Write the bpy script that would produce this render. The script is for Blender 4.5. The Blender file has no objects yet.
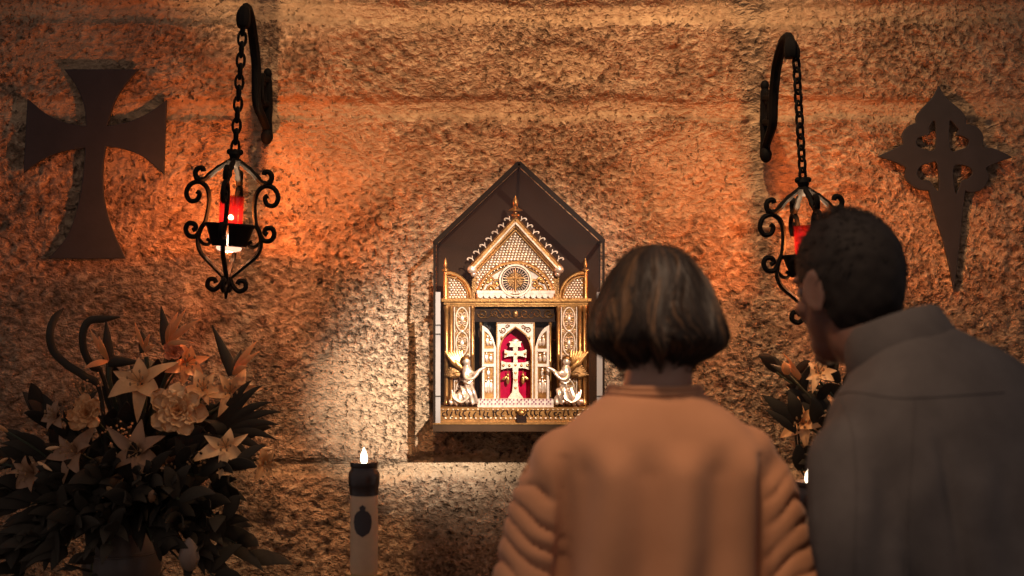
import bpy, math, random
from mathutils import Vector, Matrix, noise, Euler
C = bpy.context.scene.collection
PI = math.pi
R = math.radians
V = Vector
F = 1024 * 50.0 / 36.0            # focal length in pixels
CAMZ = 1.58
def W(px, py, y):                 # a point of the photograph at distance y
    return V(((px - 512) / F * y, y, CAMZ - (py - 288) / F * y))

# ------------------------------------------------------------------ materials
def mat(name):
    m = bpy.data.materials.new(name); m.use_nodes = True
    nt = m.node_tree
    for n in list(nt.nodes): nt.nodes.remove(n)
    out = nt.nodes.new('ShaderNodeOutputMaterial')
    return m, nt, out
def N(nt, kind, **kw):
    n = nt.nodes.new(kind)
    for k, v in kw.items():
        if k in n.inputs: n.inputs[k].default_value = v
        else: setattr(n, k, v)
    return n
def L(nt, a, b): nt.links.new(a, b)
def c4(c): return (c[0], c[1], c[2], 1)

def surf(name, col, col2=None, rough=.6, metal=0., nscale=12., bump=0., bscale=60., bdist=.003, spec=.5, sheen=0., detail=4., sss=0.):
    m, nt, out = mat(name)
    b = N(nt, 'ShaderNodeBsdfPrincipled', Roughness=rough, Metallic=metal)
    b.inputs['Specular IOR Level'].default_value = spec
    b.inputs['Sheen Weight'].default_value = sheen
    if sss:
        b.inputs['Subsurface Weight'].default_value = sss
        b.inputs['Subsurface Scale'].default_value = .01
    tc = N(nt, 'ShaderNodeTexCoord')
    if col2 is None: col2 = tuple(x * .75 for x in col)
    no = N(nt, 'ShaderNodeTexNoise', Scale=nscale, Detail=detail, Roughness=.6)
    L(nt, tc.outputs['Object'], no.inputs['Vector'])
    mr = N(nt, 'ShaderNodeMapRange'); mr.inputs[1].default_value = .3; mr.inputs[2].default_value = .7
    L(nt, no.outputs['Fac'], mr.inputs[0])
    mx = N(nt, 'ShaderNodeMix', data_type='RGBA')
    mx.inputs[6].default_value = c4(col); mx.inputs[7].default_value = c4(col2)
    L(nt, mr.outputs[0], mx.inputs[0]); L(nt, mx.outputs[2], b.inputs['Base Color'])
    if bump:
        n2 = N(nt, 'ShaderNodeTexNoise', Scale=bscale, Detail=5.)
        L(nt, tc.outputs['Object'], n2.inputs['Vector'])
        bp = N(nt, 'ShaderNodeBump', Strength=bump, Distance=bdist)
        L(nt, n2.outputs['Fac'], bp.inputs['Height']); L(nt, bp.outputs[0], b.inputs['Normal'])
    L(nt, b.outputs[0], out.inputs[0])
    return m

def glass(name, tint, gl=.05, rough=.02, edge=.35):
    m, nt, out = mat(name)
    t = N(nt, 'ShaderNodeBsdfTransparent', Color=c4(tint))
    g = N(nt, 'ShaderNodeBsdfGlossy', Roughness=rough)
    lw = N(nt, 'ShaderNodeLayerWeight', Blend=.25)
    mr = N(nt, 'ShaderNodeMapRange'); mr.inputs[3].default_value = gl; mr.inputs[4].default_value = edge
    L(nt, lw.outputs['Fresnel'], mr.inputs[0])
    mx = N(nt, 'ShaderNodeMixShader')
    L(nt, mr.outputs[0], mx.inputs[0]); L(nt, t.outputs[0], mx.inputs[1]); L(nt, g.outputs[0], mx.inputs[2])
    L(nt, mx.outputs[0], out.inputs[0])
    return m

def redglass(name):
    m, nt, out = mat(name)
    t = N(nt, 'ShaderNodeBsdfTransparent', Color=(.93, .57, .34, 1))
    d = N(nt, 'ShaderNodeBsdfTranslucent', Color=(.006, .0002, .0005, 1)); d2 = N(nt, 'ShaderNodeBsdfDiffuse', Color=(.022, .0006, .002, 1))
    g = N(nt, 'ShaderNodeBsdfGlossy', Roughness=.06)
    a = N(nt, 'ShaderNodeMixShader'); a.inputs[0].default_value = .45; L(nt, d.outputs[0], a.inputs[1]); L(nt, d2.outputs[0], a.inputs[2])
    b = N(nt, 'ShaderNodeMixShader'); b.inputs[0].default_value = .30; L(nt, t.outputs[0], b.inputs[1]); L(nt, a.outputs[0], b.inputs[2])
    c = N(nt, 'ShaderNodeMixShader'); c.inputs[0].default_value = .05; L(nt, b.outputs[0], c.inputs[1]); L(nt, g.outputs[0], c.inputs[2])
    L(nt, c.outputs[0], out.inputs[0])
    return m

def emit(name, col, st):
    m, nt, out = mat(name)
    e = N(nt, 'ShaderNodeEmission', Color=c4(col), Strength=st)
    L(nt, e.outputs[0], out.inputs[0])
    return m

def stone_mat():
    m, nt, out = mat('rough_sandstone')
    b = N(nt, 'ShaderNodeBsdfPrincipled', Roughness=.92)
    b.inputs['Specular IOR Level'].default_value = .15
    tc = N(nt, 'ShaderNodeTexCoord'); co = tc.outputs['Object']
    at = N(nt, 'ShaderNodeAttribute', attribute_name='mortar'); mo = at.outputs['Fac']
    # tooling marks: noise stretched along a slanted direction
    mp = N(nt, 'ShaderNodeMapping'); mp.inputs['Rotation'].default_value = (0, R(38), 0); mp.inputs['Scale'].default_value = (44, 1, 66)
    L(nt, co, mp.inputs[0])
    n1 = N(nt, 'ShaderNodeTexNoise', Scale=1., Detail=4., Roughness=.58, Distortion=.25); L(nt, mp.outputs[0], n1.inputs['Vector'])
    mpb = N(nt, 'ShaderNodeMapping'); mpb.inputs['Rotation'].default_value = (0, R(-24), 0); mpb.inputs['Scale'].default_value = (52, 1, 62)
    L(nt, co, mpb.inputs[0])
    n1b = N(nt, 'ShaderNodeTexNoise', Scale=1., Detail=4., Roughness=.58, Distortion=.25); L(nt, mpb.outputs[0], n1b.inputs['Vector'])
    sel = N(nt, 'ShaderNodeTexNoise', Scale=2.3, Detail=1.); L(nt, co, sel.inputs['Vector'])
    selr = N(nt, 'ShaderNodeMapRange'); selr.inputs[1].default_value = .42; selr.inputs[2].default_value = .58; L(nt, sel.outputs['Fac'], selr.inputs[0])
    tool = N(nt, 'ShaderNodeMix', data_type='FLOAT'); L(nt, selr.outputs[0], tool.inputs[0]); L(nt, n1.outputs['Fac'], tool.inputs[2]); L(nt, n1b.outputs['Fac'], tool.inputs[3])
    n2 = N(nt, 'ShaderNodeTexNoise', Scale=7., Detail=6., Roughness=.6); L(nt, co, n2.inputs['Vector'])
    # pits
    n3 = N(nt, 'ShaderNodeTexNoise', Scale=38., Detail=3., Roughness=.5); L(nt, co, n3.inputs['Vector'])
    n3b = N(nt, 'ShaderNodeTexNoise', Scale=3.1, Detail=2.); L(nt, co, n3b.inputs['Vector'])
    ps = N(nt, 'ShaderNodeMath', operation='MULTIPLY_ADD'); L(nt, n3b.outputs['Fac'], ps.inputs[0]); ps.inputs[1].default_value = .45; L(nt, n3.outputs['Fac'], ps.inputs[2])
    pit = N(nt, 'ShaderNodeMapRange'); pit.inputs[1].default_value = .90; pit.inputs[2].default_value = 1.02; L(nt, ps.outputs[0], pit.inputs[0])
    n4 = N(nt, 'ShaderNodeTexNoise', Scale=74., Detail=3., Roughness=.55); L(nt, co, n4.inputs['Vector'])
    p2_ = N(nt, 'ShaderNodeMath', operation='MULTIPLY_ADD'); L(nt, sel.outputs['Fac'], p2_.inputs[0]); p2_.inputs[1].default_value = .30; L(nt, n4.outputs['Fac'], p2_.inputs[2])
    pitb = N(nt, 'ShaderNodeMapRange'); pitb.inputs[1].default_value = .74; pitb.inputs[2].default_value = .86; L(nt, p2_.outputs[0], pitb.inputs[0])
    pmx = N(nt, 'ShaderNodeMath', operation='MAXIMUM'); L(nt, pit.outputs[0], pmx.inputs[0])
    pbs = N(nt, 'ShaderNodeMath', operation='MULTIPLY'); pbs.inputs[1].default_value = .75; L(nt, pitb.outputs[0], pbs.inputs[0]); L(nt, pbs.outputs[0], pmx.inputs[1])
    # colour
    r1 = N(nt, 'ShaderNodeValToRGB')
    r1.color_ramp.elements[0].position = .37; r1.color_ramp.elements[0].color = (.125, .075, .044, 1)
    r1.color_ramp.elements[1].position = .63; r1.color_ramp.elements[1].color = (.64, .43, .26, 1)
    e = r1.color_ramp.elements.new(.5); e.color = (.36, .218, .126, 1)
    ad = N(nt, 'ShaderNodeMix', data_type='FLOAT'); ad.inputs[0].default_value = .38
    L(nt, tool.outputs[0], ad.inputs[2]); L(nt, n2.outputs['Fac'], ad.inputs[3]); L(nt, ad.outputs[0], r1.inputs[0])
    mx = N(nt, 'ShaderNodeMix', data_type='RGBA'); L(nt, pmx.outputs[0], mx.inputs[0]); L(nt, r1.outputs[0], mx.inputs[6]); mx.inputs[7].default_value = (.10, .058, .034, 1)
    mm = N(nt, 'ShaderNodeMix', data_type='RGBA'); mf = N(nt, 'ShaderNodeMath', operation='MULTIPLY'); mf.inputs[1].default_value = .55
    L(nt, mo, mf.inputs[0]); L(nt, mf.outputs[0], mm.inputs[0]); L(nt, mx.outputs[2], mm.inputs[6]); mm.inputs[7].default_value = (.42, .272, .150, 1)
    L(nt, mm.outputs[2], b.inputs['Base Color'])
    # relief
    h = N(nt, 'ShaderNodeMath', operation='MULTIPLY_ADD'); L(nt, n2.outputs['Fac'], h.inputs[0]); h.inputs[1].default_value = .7; L(nt, tool.outputs[0], h.inputs[2])
    h2 = N(nt, 'ShaderNodeMath', operation='SUBTRACT'); L(nt, h.outputs[0], h2.inputs[0]); L(nt, pmx.outputs[0], h2.inputs[1])
    st = N(nt, 'ShaderNodeMapRange'); L(nt, mo, st.inputs[0]); st.inputs[3].default_value = 1.; st.inputs[4].default_value = .42
    h3 = N(nt, 'ShaderNodeMath', operation='MULTIPLY'); L(nt, h2.outputs[0], h3.inputs[0]); L(nt, st.outputs[0], h3.inputs[1])
    bp = N(nt, 'ShaderNodeBump', Strength=1., Distance=.05); L(nt, h3.outputs[0], bp.inputs['Height'])
    L(nt, bp.outputs[0], b.inputs['Normal'])
    L(nt, b.outputs[0], out.inputs[0])
    return m

M = {}
M['stone'] = stone_mat()
M['floor'] = surf('floor_stone', (.16, .12, .09), (.10, .075, .055), rough=.8, nscale=4, bump=.3, bscale=20)
M['iron'] = surf('wrought_iron', (.030, .030, .033), (.022, .0225, .024), rough=.75, bump=.35, bscale=90, bdist=.002, spec=.2)
M['iron_dark'] = surf('blackened_iron', (.0065, .006, .006), (.005, .0045, .0045), rough=.6, bump=.35, bscale=90, bdist=.002, spec=.04)
M['bronze'] = surf('dark_bronze', (.020, .011, .0065), (.014, .008, .005), rough=.18, metal=.1, spec=.3, nscale=6)
M['backing'] = surf('case_backing', (.034, .0165, .0085), (.022, .011, .006), rough=.17, spec=.3, nscale=5)
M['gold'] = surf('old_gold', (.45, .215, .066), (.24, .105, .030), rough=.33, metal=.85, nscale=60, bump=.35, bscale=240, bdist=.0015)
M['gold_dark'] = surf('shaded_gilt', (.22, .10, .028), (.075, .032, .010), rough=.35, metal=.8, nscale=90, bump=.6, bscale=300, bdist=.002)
M['silver'] = surf('pale_silver_gilt', (.72, .54, .41), (.44, .29, .19), rough=.36, metal=.7, nscale=110, bump=.3, bscale=300, bdist=.001)
M['white_enamel'] = surf('white_enamel', (.52, .40, .32), (.36, .255, .19), rough=.35, nscale=90)
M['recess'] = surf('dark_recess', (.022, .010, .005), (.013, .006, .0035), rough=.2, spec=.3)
M['velvet'] = surf('red_velvet', (.25, .0015, .020), (.15, .001, .012), rough=.85, spec=.05, sheen=.0, nscale=40)
M['magenta'] = surf('magenta_enamel', (.15, .004, .050), (.10, .003, .034), rough=.4)
M['dark_enamel'] = surf('dark_niello', (.018, .010, .008), rough=.18, spec=.3)
M['tray'] = surf('brown_tray', (.052, .026, .013), (.036, .018, .009), rough=.2, spec=.3)
M['edge'] = surf('glass_edge_glint', (.24, .195, .165), (.20, .16, .135), rough=.25)  # pale colour paints the glint of light on the glass edges
M['glass'] = glass('clear_case_glass', (.985, .98, .97), .02, .03, .13)
M['redglass'] = redglass('red_votive_glass')
M['clearcup'] = glass('clear_cup', (.95, .85, .8), .05, .05, .3)
M['flame'] = emit('candle_flame', (1, .80, .58), 9)
M['lit_wax'] = emit('wax_painted_lit', (1, .66, .48), 1.6)  # emission paints the flame's light onto the wax
M['wax'] = surf('cream_wax', (.74, .46, .26), (.66, .40, .22), rough=.5, nscale=25, sss=.2)
M['capplastic'] = surf('brown_candle_cap', (.06, .035, .025), (.04, .024, .018), rough=.35)
M['emblem'] = surf('emblem_print', (.05, .035, .032), rough=.6)
M['brass'] = surf('brass_plate', (.55, .33, .12), rough=.35, metal=.8)
M['skin'] = surf('skin', (.42, .235, .155), (.37, .20, .13), rough=.55, sss=.15, nscale=30)
M['skin_tan'] = surf('tanned_skin', (.15, .075, .052), (.12, .06, .042), rough=.55, sss=.15, nscale=30)
M['sweater'] = surf('tan_sweater', (.56, .265, .135), (.50, .232, .115), rough=.9, nscale=9, sheen=.15, bump=.25, bscale=500, bdist=.0012, spec=.2)
M['denim'] = surf('charcoal_denim', (.096, .083, .077), (.068, .058, .054), rough=.85, nscale=14, bump=.3, bscale=450, bdist=.0012, spec=.2)
M['trousers'] = surf('dark_trousers', (.05, .05, .06), rough=.85)
M['shoes'] = surf('dark_leather', (.04, .03, .025), rough=.45)
M['hair_black'] = surf('dark_hair', (.020, .016, .014), (.014, .011, .010), rough=.7, nscale=60, spec=.15)
M['eye'] = surf('eye_white', (.22, .20, .18), rough=.4)
M['leaf'] = surf('dark_leaf', (.052, .040, .027), (.036, .028, .020), rough=.7, nscale=10, spec=.12)
M['stemgreen'] = surf('green_stem', (.05, .055, .025), rough=.55)
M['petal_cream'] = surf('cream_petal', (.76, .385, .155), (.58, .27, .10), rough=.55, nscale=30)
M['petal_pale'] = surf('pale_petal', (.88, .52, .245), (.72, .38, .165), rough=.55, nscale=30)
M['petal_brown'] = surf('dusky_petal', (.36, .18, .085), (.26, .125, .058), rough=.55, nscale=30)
M['petal_orange'] = surf('orange_petal', (.88, .36, .12), (.74, .27, .09), rough=.5, nscale=30)
M['rose'] = surf('rose_petal', (.80, .30, .14), (.64, .21, .09), rough=.55, nscale=40)
M['stamen'] = surf('stamen', (.35, .18, .07), rough=.6)
M['ceramic'] = surf('brown_glazed_ceramic', (.10, .066, .046), (.07, .045, .032), rough=.4, nscale=5)
M['vasepale'] = surf('pale_blossom_cup', (.30, .2, .14), rough=.5)

def hair_mat():
    m, nt, out = mat('brown_hair')
    b = N(nt, 'ShaderNodeBsdfPrincipled', Roughness=.5); b.inputs['Specular IOR Level'].default_value = .25
    at = N(nt, 'ShaderNodeAttribute', attribute_name='tone')
    r = N(nt, 'ShaderNodeValToRGB')
    r.color_ramp.elements[0].position = .42; r.color_ramp.elements[0].color = (.022, .016, .013, 1)
    r.color_ramp.elements[1].position = .95; r.color_ramp.elements[1].color = (.24, .125, .055, 1)
    L(nt, at.outputs['Fac'], r.inputs[0]); L(nt, r.outputs[0], b.inputs['Base Color']); L(nt, b.outputs[0], out.inputs[0])
    return m
M['hair_brown'] = hair_mat()

# ------------------------------------------------------------------ mesh helper
class MB:
    def __init__(s): s.v = []; s.f = []
    def add(s, vs, fs):
        o = len(s.v); s.v += [V(p) for p in vs]; s.f += [tuple(i + o for i in f) for f in fs]
    def rings(s, rings, cap=True, closed=False):
        n = len(rings[0]); o = len(s.v)
        for r in rings: s.v += [V(p) for p in r]
        k = len(rings)
        for i in range(k if closed else k - 1):
            a, b = o + i * n, o + ((i + 1) % k) * n
            for j in range(n):
                s.f.append((a + j, a + (j + 1) % n, b + (j + 1) % n, b + j))
        if cap and not closed:
            s.f.append(tuple(o + j for j in reversed(range(n))))
            s.f.append(tuple(o + (k - 1) * n + j for j in range(n)))
    def tube(s, path, r, n=8, closed=False, flat=1.0, up=None):
        p = [V(q) for q in path]; k = len(p)
        rs = r if isinstance(r, (list, tuple)) else [r] * k
        tang = []
        for i in range(k):
            if closed: t = p[(i + 1) % k] - p[i - 1]
            else: t = p[min(i + 1, k - 1)] - p[max(i - 1, 0)]
            tang.append(t.normalized() if t.length > 1e-9 else V((0, 0, 1)))
        u = V(up) if up else (V((0, 1, 0)) if abs(tang[0].y) < .9 else V((1, 0, 0)))
        out = []
        for i in range(k):
            t = tang[i]
            u = (u - t * u.dot(t))
            u = u.normalized() if u.length > 1e-6 else t.orthogonal().normalized()
            w = t.cross(u)
            out.append([p[i] + u * (rs[i] * flat * math.cos(2 * PI * j / n + PI / n)) + w * (rs[i] * math.sin(2 * PI * j / n + PI / n)) for j in range(n)])
        s.rings(out, True, closed)
    def lathe(s, prof, c, n=24, axis='z', sq=1.0):
        c = V(c); out = []
        for r, h in prof:
            ring = []
            for j in range(n):
                a = 2 * PI * j / n
                if axis == 'z': ring.append(c + V((r * math.cos(a), r * sq * math.sin(a), h)))
                else: ring.append(c + V((r * math.cos(a), -h, r * math.sin(a))))
            out.append(ring)
        s.rings(out, True)
    def box(s, a, b):
        x0, y0, z0 = a; x1, y1, z1 = b
        s.add([(x0, y0, z0), (x1, y0, z0), (x1, y1, z0), (x0, y1, z0), (x0, y0, z1), (x1, y0, z1), (x1, y1, z1), (x0, y1, z1)],
              [(0, 3, 2, 1), (4, 5, 6, 7), (0, 1, 5, 4), (1, 2, 6, 5), (2, 3, 7, 6), (3, 0, 4, 7)])
    def ell(s, c, rad, mtx=None, nu=16, nv=10):
        c = V(c); out = []
        for i in range(nv + 1):
            a = -PI / 2 + PI * i / nv
            a = max(-PI / 2 + .02, min(PI / 2 - .02, a))
            ring = []
            for j in range(nu):
                b = 2 * PI * j / nu
                q = V((rad[0] * math.cos(a) * math.cos(b), rad[1] * math.cos(a) * math.sin(b), rad[2] * math.sin(a)))
                ring.append(c + (mtx @ q if mtx else q))
            out.append(ring)
        s.rings(out, True)
    def prism(s, pts, y0, y1):            # outline in x,z extruded along y
        n = len(pts); o = len(s.v)
        s.v += [V((x, y0, z)) for x, z in pts] + [V((x, y1, z)) for x, z in pts]
        s.f.append(tuple(o + i for i in range(n))); s.f.append(tuple(o + n + i for i in reversed(range(n))))
        for i in range(n): s.f.append((o + i, o + n + i, o + n + (i + 1) % n, o + (i + 1) % n))
    def xform(s, m):
        s.v = [m @ p for p in s.v]; return s
    def join(s, b): s.add(b.v, b.f); return s

ORG = {}
def mesh_of(name, mb, off=V((0, 0, 0)), smooth=True, fix=True):
    me = bpy.data.meshes.new(name)
    me.from_pydata([tuple(p - off) for p in mb.v], [], mb.f)
    me.update()
    if fix:
        import bmesh
        bm = bmesh.new(); bm.from_mesh(me); bmesh.ops.recalc_face_normals(bm, faces=bm.faces); bm.to_mesh(me); bm.free()
    if smooth:
        me.shade_smooth()
        try: me.set_sharp_from_angle(angle=R(38))
        except Exception: pass
    return me
def base_of(mb):
    xs = [p.x for p in mb.v]; ys = [p.y for p in mb.v]; zs = [p.z for p in mb.v]
    return V(((min(xs) + max(xs)) / 2, (min(ys) + max(ys)) / 2, min(zs)))
def link(name, me, m, parent=None, loc=V((0, 0, 0))):
    o = bpy.data.objects.new(name, me); C.objects.link(o)
    if m is not None: me.materials.append(m)
    if parent is not None: o.parent = parent; ORG[o.name] = ORG[parent.name]
    else: o.location = loc; ORG[o.name] = V(loc)
    return o
def tag(o, label=None, cat=None, group=None, kind=None):
    for k, v in (('label', label), ('category', cat), ('group', group), ('kind', kind)):
        if v: o[k] = v
    return o
def thing(name, label, cat, loc, group=None):
    o = bpy.data.objects.new(name, None); C.objects.link(o); o.location = V(loc); o.empty_display_size = .05
    ORG[o.name] = V(loc)
    return tag(o, label, cat, group)
def part(name, mb, m, parent, smooth=True, label=None):
    o = link(name, mesh_of(name, mb, ORG[parent.name], smooth), m, parent)
    if label: o['label'] = label
    return o
def solo(name, mb, m, label=None, cat=None, group=None, kind=None, smooth=True, origin=None):
    b = V(origin) if origin is not None else base_of(mb)
    o = link(name, mesh_of(name, mb, b, smooth), m, None, b)
    return tag(o, label, cat, group, kind)
def kids(o): return [c for c in bpy.data.objects if c.parent == o]
def copy_tree(o, parent=None):
    c = o.copy(); C.objects.link(c)
    if parent is not None: c.parent = parent
    ORG[c.name] = V(o.location) if parent is None else ORG.get(o.name, V((0, 0, 0)))
    for ch in kids(o): copy_tree(ch, c)
    return c

def plate(outline, holes, y0, y1, bevel=.0015):
    """flat plate with holes: outlines in x,z; front face at y0, back at y1"""
    cu = bpy.data.curves.new('tmp', 'CURVE'); cu.dimensions = '2D'; cu.fill_mode = 'BOTH'
    for pts in [outline] + list(holes):
        sp = cu.splines.new('POLY'); sp.points.add(len(pts) - 1); sp.use_cyclic_u = True
        for i, (x, z) in enumerate(pts): sp.points[i].co = (x, z, 0, 1)
    cu.extrude = max(1e-5, abs(y1 - y0) / 2 - bevel); cu.bevel_depth = bevel; cu.bevel_resolution = 1; cu.offset = -bevel
    ob = bpy.data.objects.new('tmp', cu); C.objects.link(ob)
    dg = bpy.context.evaluated_depsgraph_get(); dg.update()
    me = bpy.data.meshes.new_from_object(ob.evaluated_get(dg))
    mb = MB(); yc = (y0 + y1) / 2
    mb.add([(v.co.x, yc - v.co.z, v.co.y) for v in me.vertices], [tuple(p.vertices) for p in me.polygons])
    bpy.data.objects.remove(ob); bpy.data.curves.remove(cu); bpy.data.meshes.remove(me)
    return mb
def remesh(mb, vox, smooth=4, fac=.5):
    me = bpy.data.meshes.new('tmp'); me.from_pydata([tuple(p) for p in mb.v], [], mb.f); me.update()
    import bmesh
    bm = bmesh.new(); bm.from_mesh(me); bmesh.ops.recalc_face_normals(bm, faces=bm.faces); bm.to_mesh(me); bm.free()
    ob = bpy.data.objects.new('tmp', me); C.objects.link(ob)
    md = ob.modifiers.new('r', 'REMESH'); md.mode = 'VOXEL'; md.voxel_size = vox; md.adaptivity = 0
    if smooth:
        sm = ob.modifiers.new('s', 'SMOOTH'); sm.iterations = smooth; sm.factor = fac
    dg = bpy.context.evaluated_depsgraph_get(); dg.update()
    r = bpy.data.meshes.new_from_object(ob.evaluated_get(dg))
    out = MB(); out.add([v.co.copy() for v in r.vertices], [tuple(p.vertices) for p in r.polygons])
    nrm = [v.normal.copy() for v in r.vertices]
    bpy.data.objects.remove(ob); bpy.data.meshes.remove(me); bpy.data.meshes.remove(r)
    out.n = nrm
    return out
def cr(pts, k=6, closed=False):           # Catmull-Rom through points (any dimension)
    P_ = [V(p) for p in pts]; n = len(P_); out = []
    rng = range(n if closed else n - 1)
    for i in rng:
        if closed: a, b, c, d = P_[i - 1], P_[i], P_[(i + 1) % n], P_[(i + 2) % n]
        else: a, b, c, d = P_[max(i - 1, 0)], P_[i], P_[i + 1], P_[min(i + 2, n - 1)]
        for j in range(k):
            t = j / k
            out.append(.5 * ((2 * b) + (c - a) * t + (2 * a - 5 * b + 4 * c - d) * t * t + (3 * b - a - 3 * c + d) * t ** 3))
    if not closed: out.append(P_[-1].copy())
    return out
def cr2(pts, k=6, closed=False): return [(p[0], p[1]) for p in cr([(a, b, 0) for a, b in pts], k, closed)]
def sst(a, b, x):
    t = max(0, min(1, (x - a) / (b - a))); return t * t * (3 - 2 * t)

# ------------------------------------------------------------------ setting: wall and floor
YW = 4.0
random.seed(4)
def spaced(lo, a, b, hi, fine, coarse):
    out = [lo]; x = lo
    while x < hi - 1e-6:
        x += fine if a <= x < b else coarse
        out.append(min(x, hi))
    return out
xs = spaced(-3.4, -1.55, 1.55, 3.4, .0062, .05); zs = spaced(0, .78, 2.45, 3.4, .0062, .05)
def zpx(py): return CAMZ - (py - 288) / F * YW
def xpx(px): return (px - 512) / F * YW
courses = [0, .42, zpx(466), zpx(108), zpx(12), 2.86, 3.4]
random.seed(9)
vert = {2: [xpx(-110), xpx(310), xpx(640), xpx(1010)], 3: [xpx(-200), xpx(165), xpx(478), xpx(655), xpx(868)],
        4: [xpx(60), xpx(300), xpx(560), xpx(760), xpx(1000)], 1: [-1.4, -.5, .35, 1.3], 0: [-1., 0, .9], 5: [-1.2, -.3, .6, 1.5]}
hj = [(zpx(467), .026), (zpx(108), .028), (zpx(12), .03), (.42, .015), (2.86, .02)]
# places where the stone is worn or plastered smooth
patches = [(xpx(372), zpx(404), .26, .17), (xpx(300), zpx(160), .34, .16), (xpx(150), zpx(150), .2, .1), (xpx(722), zpx(168), .30, .15), (xpx(560), zpx(60), .14, .06), (xpx(700), zpx(330), .12, .1), (xpx(930), zpx(225), .2, .12), (xpx(60), zpx(60), .2, .1)]
wv = []; mort = []
for z in zs:
    for x in xs:
        p = V((x * 2.2, 3.1, z * 2.2))
        wob = noise.noise(V((x * 5, 7.3, z * 5))) * .016 + noise.noise(V((x * 17, 2.6, z * 14))) * .010
        ci = max([0] + [i for i in range(len(courses) - 1) if z + wob >= courses[i]])
        m = 0.
        for zz, hw in hj: m = max(m, 1 - sst(hw * .5, hw * 1.5, abs(z + wob - zz)))
        for xx in vert.get(ci, []): m = max(m, (1 - sst(.004, .016, abs(x + wob - xx))) * .25)
        for a_, b_, rx_, rz_ in patches:
            dd = math.hypot((x - a_) / rx_, (z - b_) / rz_)
            if dd < 1.6: m = max(m, .82 * (1 - sst(.55, 1.15, dd + .55 * noise.noise(V((x * 7, 31, z * 8))))))
        h = noise.fractal(p, 1.0, 2.1, 4) * .0055 + noise.noise(V((x * 11, 1, z * 11))) * .005 + noise.fractal(V((x * 27 + z * 10, 5, z * 29 - x * 10)), .9, 2., 3) * .0075
        # chisel marks: short slanted strokes whose slant changes from block to block
        an = -.55 if noise.noise(V((x * 1.3 + 4, ci * 3.7, 2))) > -.1 else .35
        ca, sa = math.cos(an), math.sin(an); u_ = x * ca + z * sa; v_ = z * ca - x * sa
        k1 = noise.noise(V((u_ * 21 + .8 * noise.noise(V((x * 18, 2, z * 18))), ci * 5.3, v_ * 70))); k2 = noise.noise(V((u_ * 44, 9.4 + ci, v_ * 108))); k1 += .35 * noise.noise(V((u_ * 11, 3.5, v_ * 24)))
        h += (1 - .95 * m) * (.0033 * k1 + .0019 * k2) * min(1.7, .22 + 1.5 * max(0, .42 + 1.5 * noise.noise(V((x * 2.6, 21, z * 3.4)))))
        # weathered hollows
        hol = noise.noise(V((x * 6.5, 11, z * 9)));
        h -= max(0, hol - .30) * .03
        wv.append((x, YW - h * (1 - .78 * m) + .0006 * m, z)); mort.append(m)
nx = len(xs)
wf = [(j * nx + i, j * nx + i + 1, (j + 1) * nx + i + 1, (j + 1) * nx + i) for j in range(len(zs) - 1) for i in range(nx - 1)]
me = bpy.data.meshes.new('wall_back'); me.from_pydata(wv, [], wf); me.update(); me.shade_smooth()
at = me.attributes.new('mortar', 'FLOAT', 'POINT'); at.data.foreach_set('value', mort)
wall = link('wall_back', me, M['stone']); wall['kind'] = 'structure'
mb = MB(); mb.box((-3.4, -2.0, -.1), (3.4, 4.05, 0)); solo('floor', mb, M['floor'], kind='structure', smooth=False, origin=(0, 0, 0))
# stone ledge along the foot of the wall (below the picture) that carries the flower vases
mb = MB(); mb.box((-3.4, 3.36, 0), (3.4, 4.03, .70)); mb.box((-3.4, 3.33, .70), (3.4, 4.03, .76))
solo('trim_1', mb, M['floor'], kind='structure', smooth=False)
LEDGE = .76

# ------------------------------------------------------------------ iron crosses
def zp(zx, zy, ox, oy, s): return W(ox + zx / s, oy + zy / s, YW - .02)
def xz(pts): return [(p.x, p.z) for p in pts]
segs = [[(135, 48), (322, 48)], [(322, 48), (290, 85), (262, 130), (243, 190)], [(243, 190), (300, 178), (350, 155), (392, 125)], [(392, 125), (385, 312)],
        [(385, 312), (340, 272), (290, 250), (240, 241)], [(240, 241), (232, 300), (235, 370), (252, 440), (288, 523)], [(288, 523), (95, 523)],
        [(95, 523), (140, 470), (165, 405), (180, 330), (188, 245)], [(188, 245), (130, 255), (80, 275), (33, 308)], [(33, 308), (43, 122)],
        [(43, 122), (90, 160), (140, 182), (190, 190)], [(190, 190), (185, 140), (165, 90), (135, 48)]]
pts = []
for s in segs: pts += cr2(s, 5)[:-1]
mb = plate(xz([zp(a, b, 10, 50, 2.506) for a, b in pts]), [], YW - .020, YW - .008, .002)
solo('wall_cross', mb, M['iron'], 'black iron cross with four flaring concave arms on the stone wall above the lilies', 'cross')
out = cr2([(185, 14), (203, 45), (232, 70), (254, 92), (259, 118)], 5)[:-1] + cr2([(259, 118), (286, 124), (304, 148), (304, 178)], 5)[:-1] + cr2([(304, 178), (340, 186), (383, 207)], 5)[:-1] + \
      cr2([(383, 207), (335, 224), (312, 236)], 5)[:-1] + cr2([(312, 236), (319, 265), (300, 294), (272, 301), (256, 297)], 5)[:-1] + cr2([(256, 297), (250, 350), (240, 450), (226, 566)], 5)[:-1] + \
      cr2([(226, 566), (204, 460), (172, 350), (158, 297)], 5)[:-1] + cr2([(158, 297), (128, 292), (96, 266), (97, 236)], 5)[:-1] + cr2([(97, 236), (72, 222), (20, 205)], 5)[:-1] + \
      cr2([(20, 205), (65, 184), (90, 172)], 5)[:-1] + cr2([(90, 172), (87, 146), (103, 124), (124, 114)], 5)[:-1] + cr2([(124, 114), (126, 94), (150, 66), (171, 43), (185, 14)], 5)[:-1]
def grow(h, k):
    cx = sum(a for a, b in h) / len(h); cy = sum(b for a, b in h) / len(h)
    return [(cx + (a - cx) * k, cy + (b - cy) * k) for a, b in h]
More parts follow.
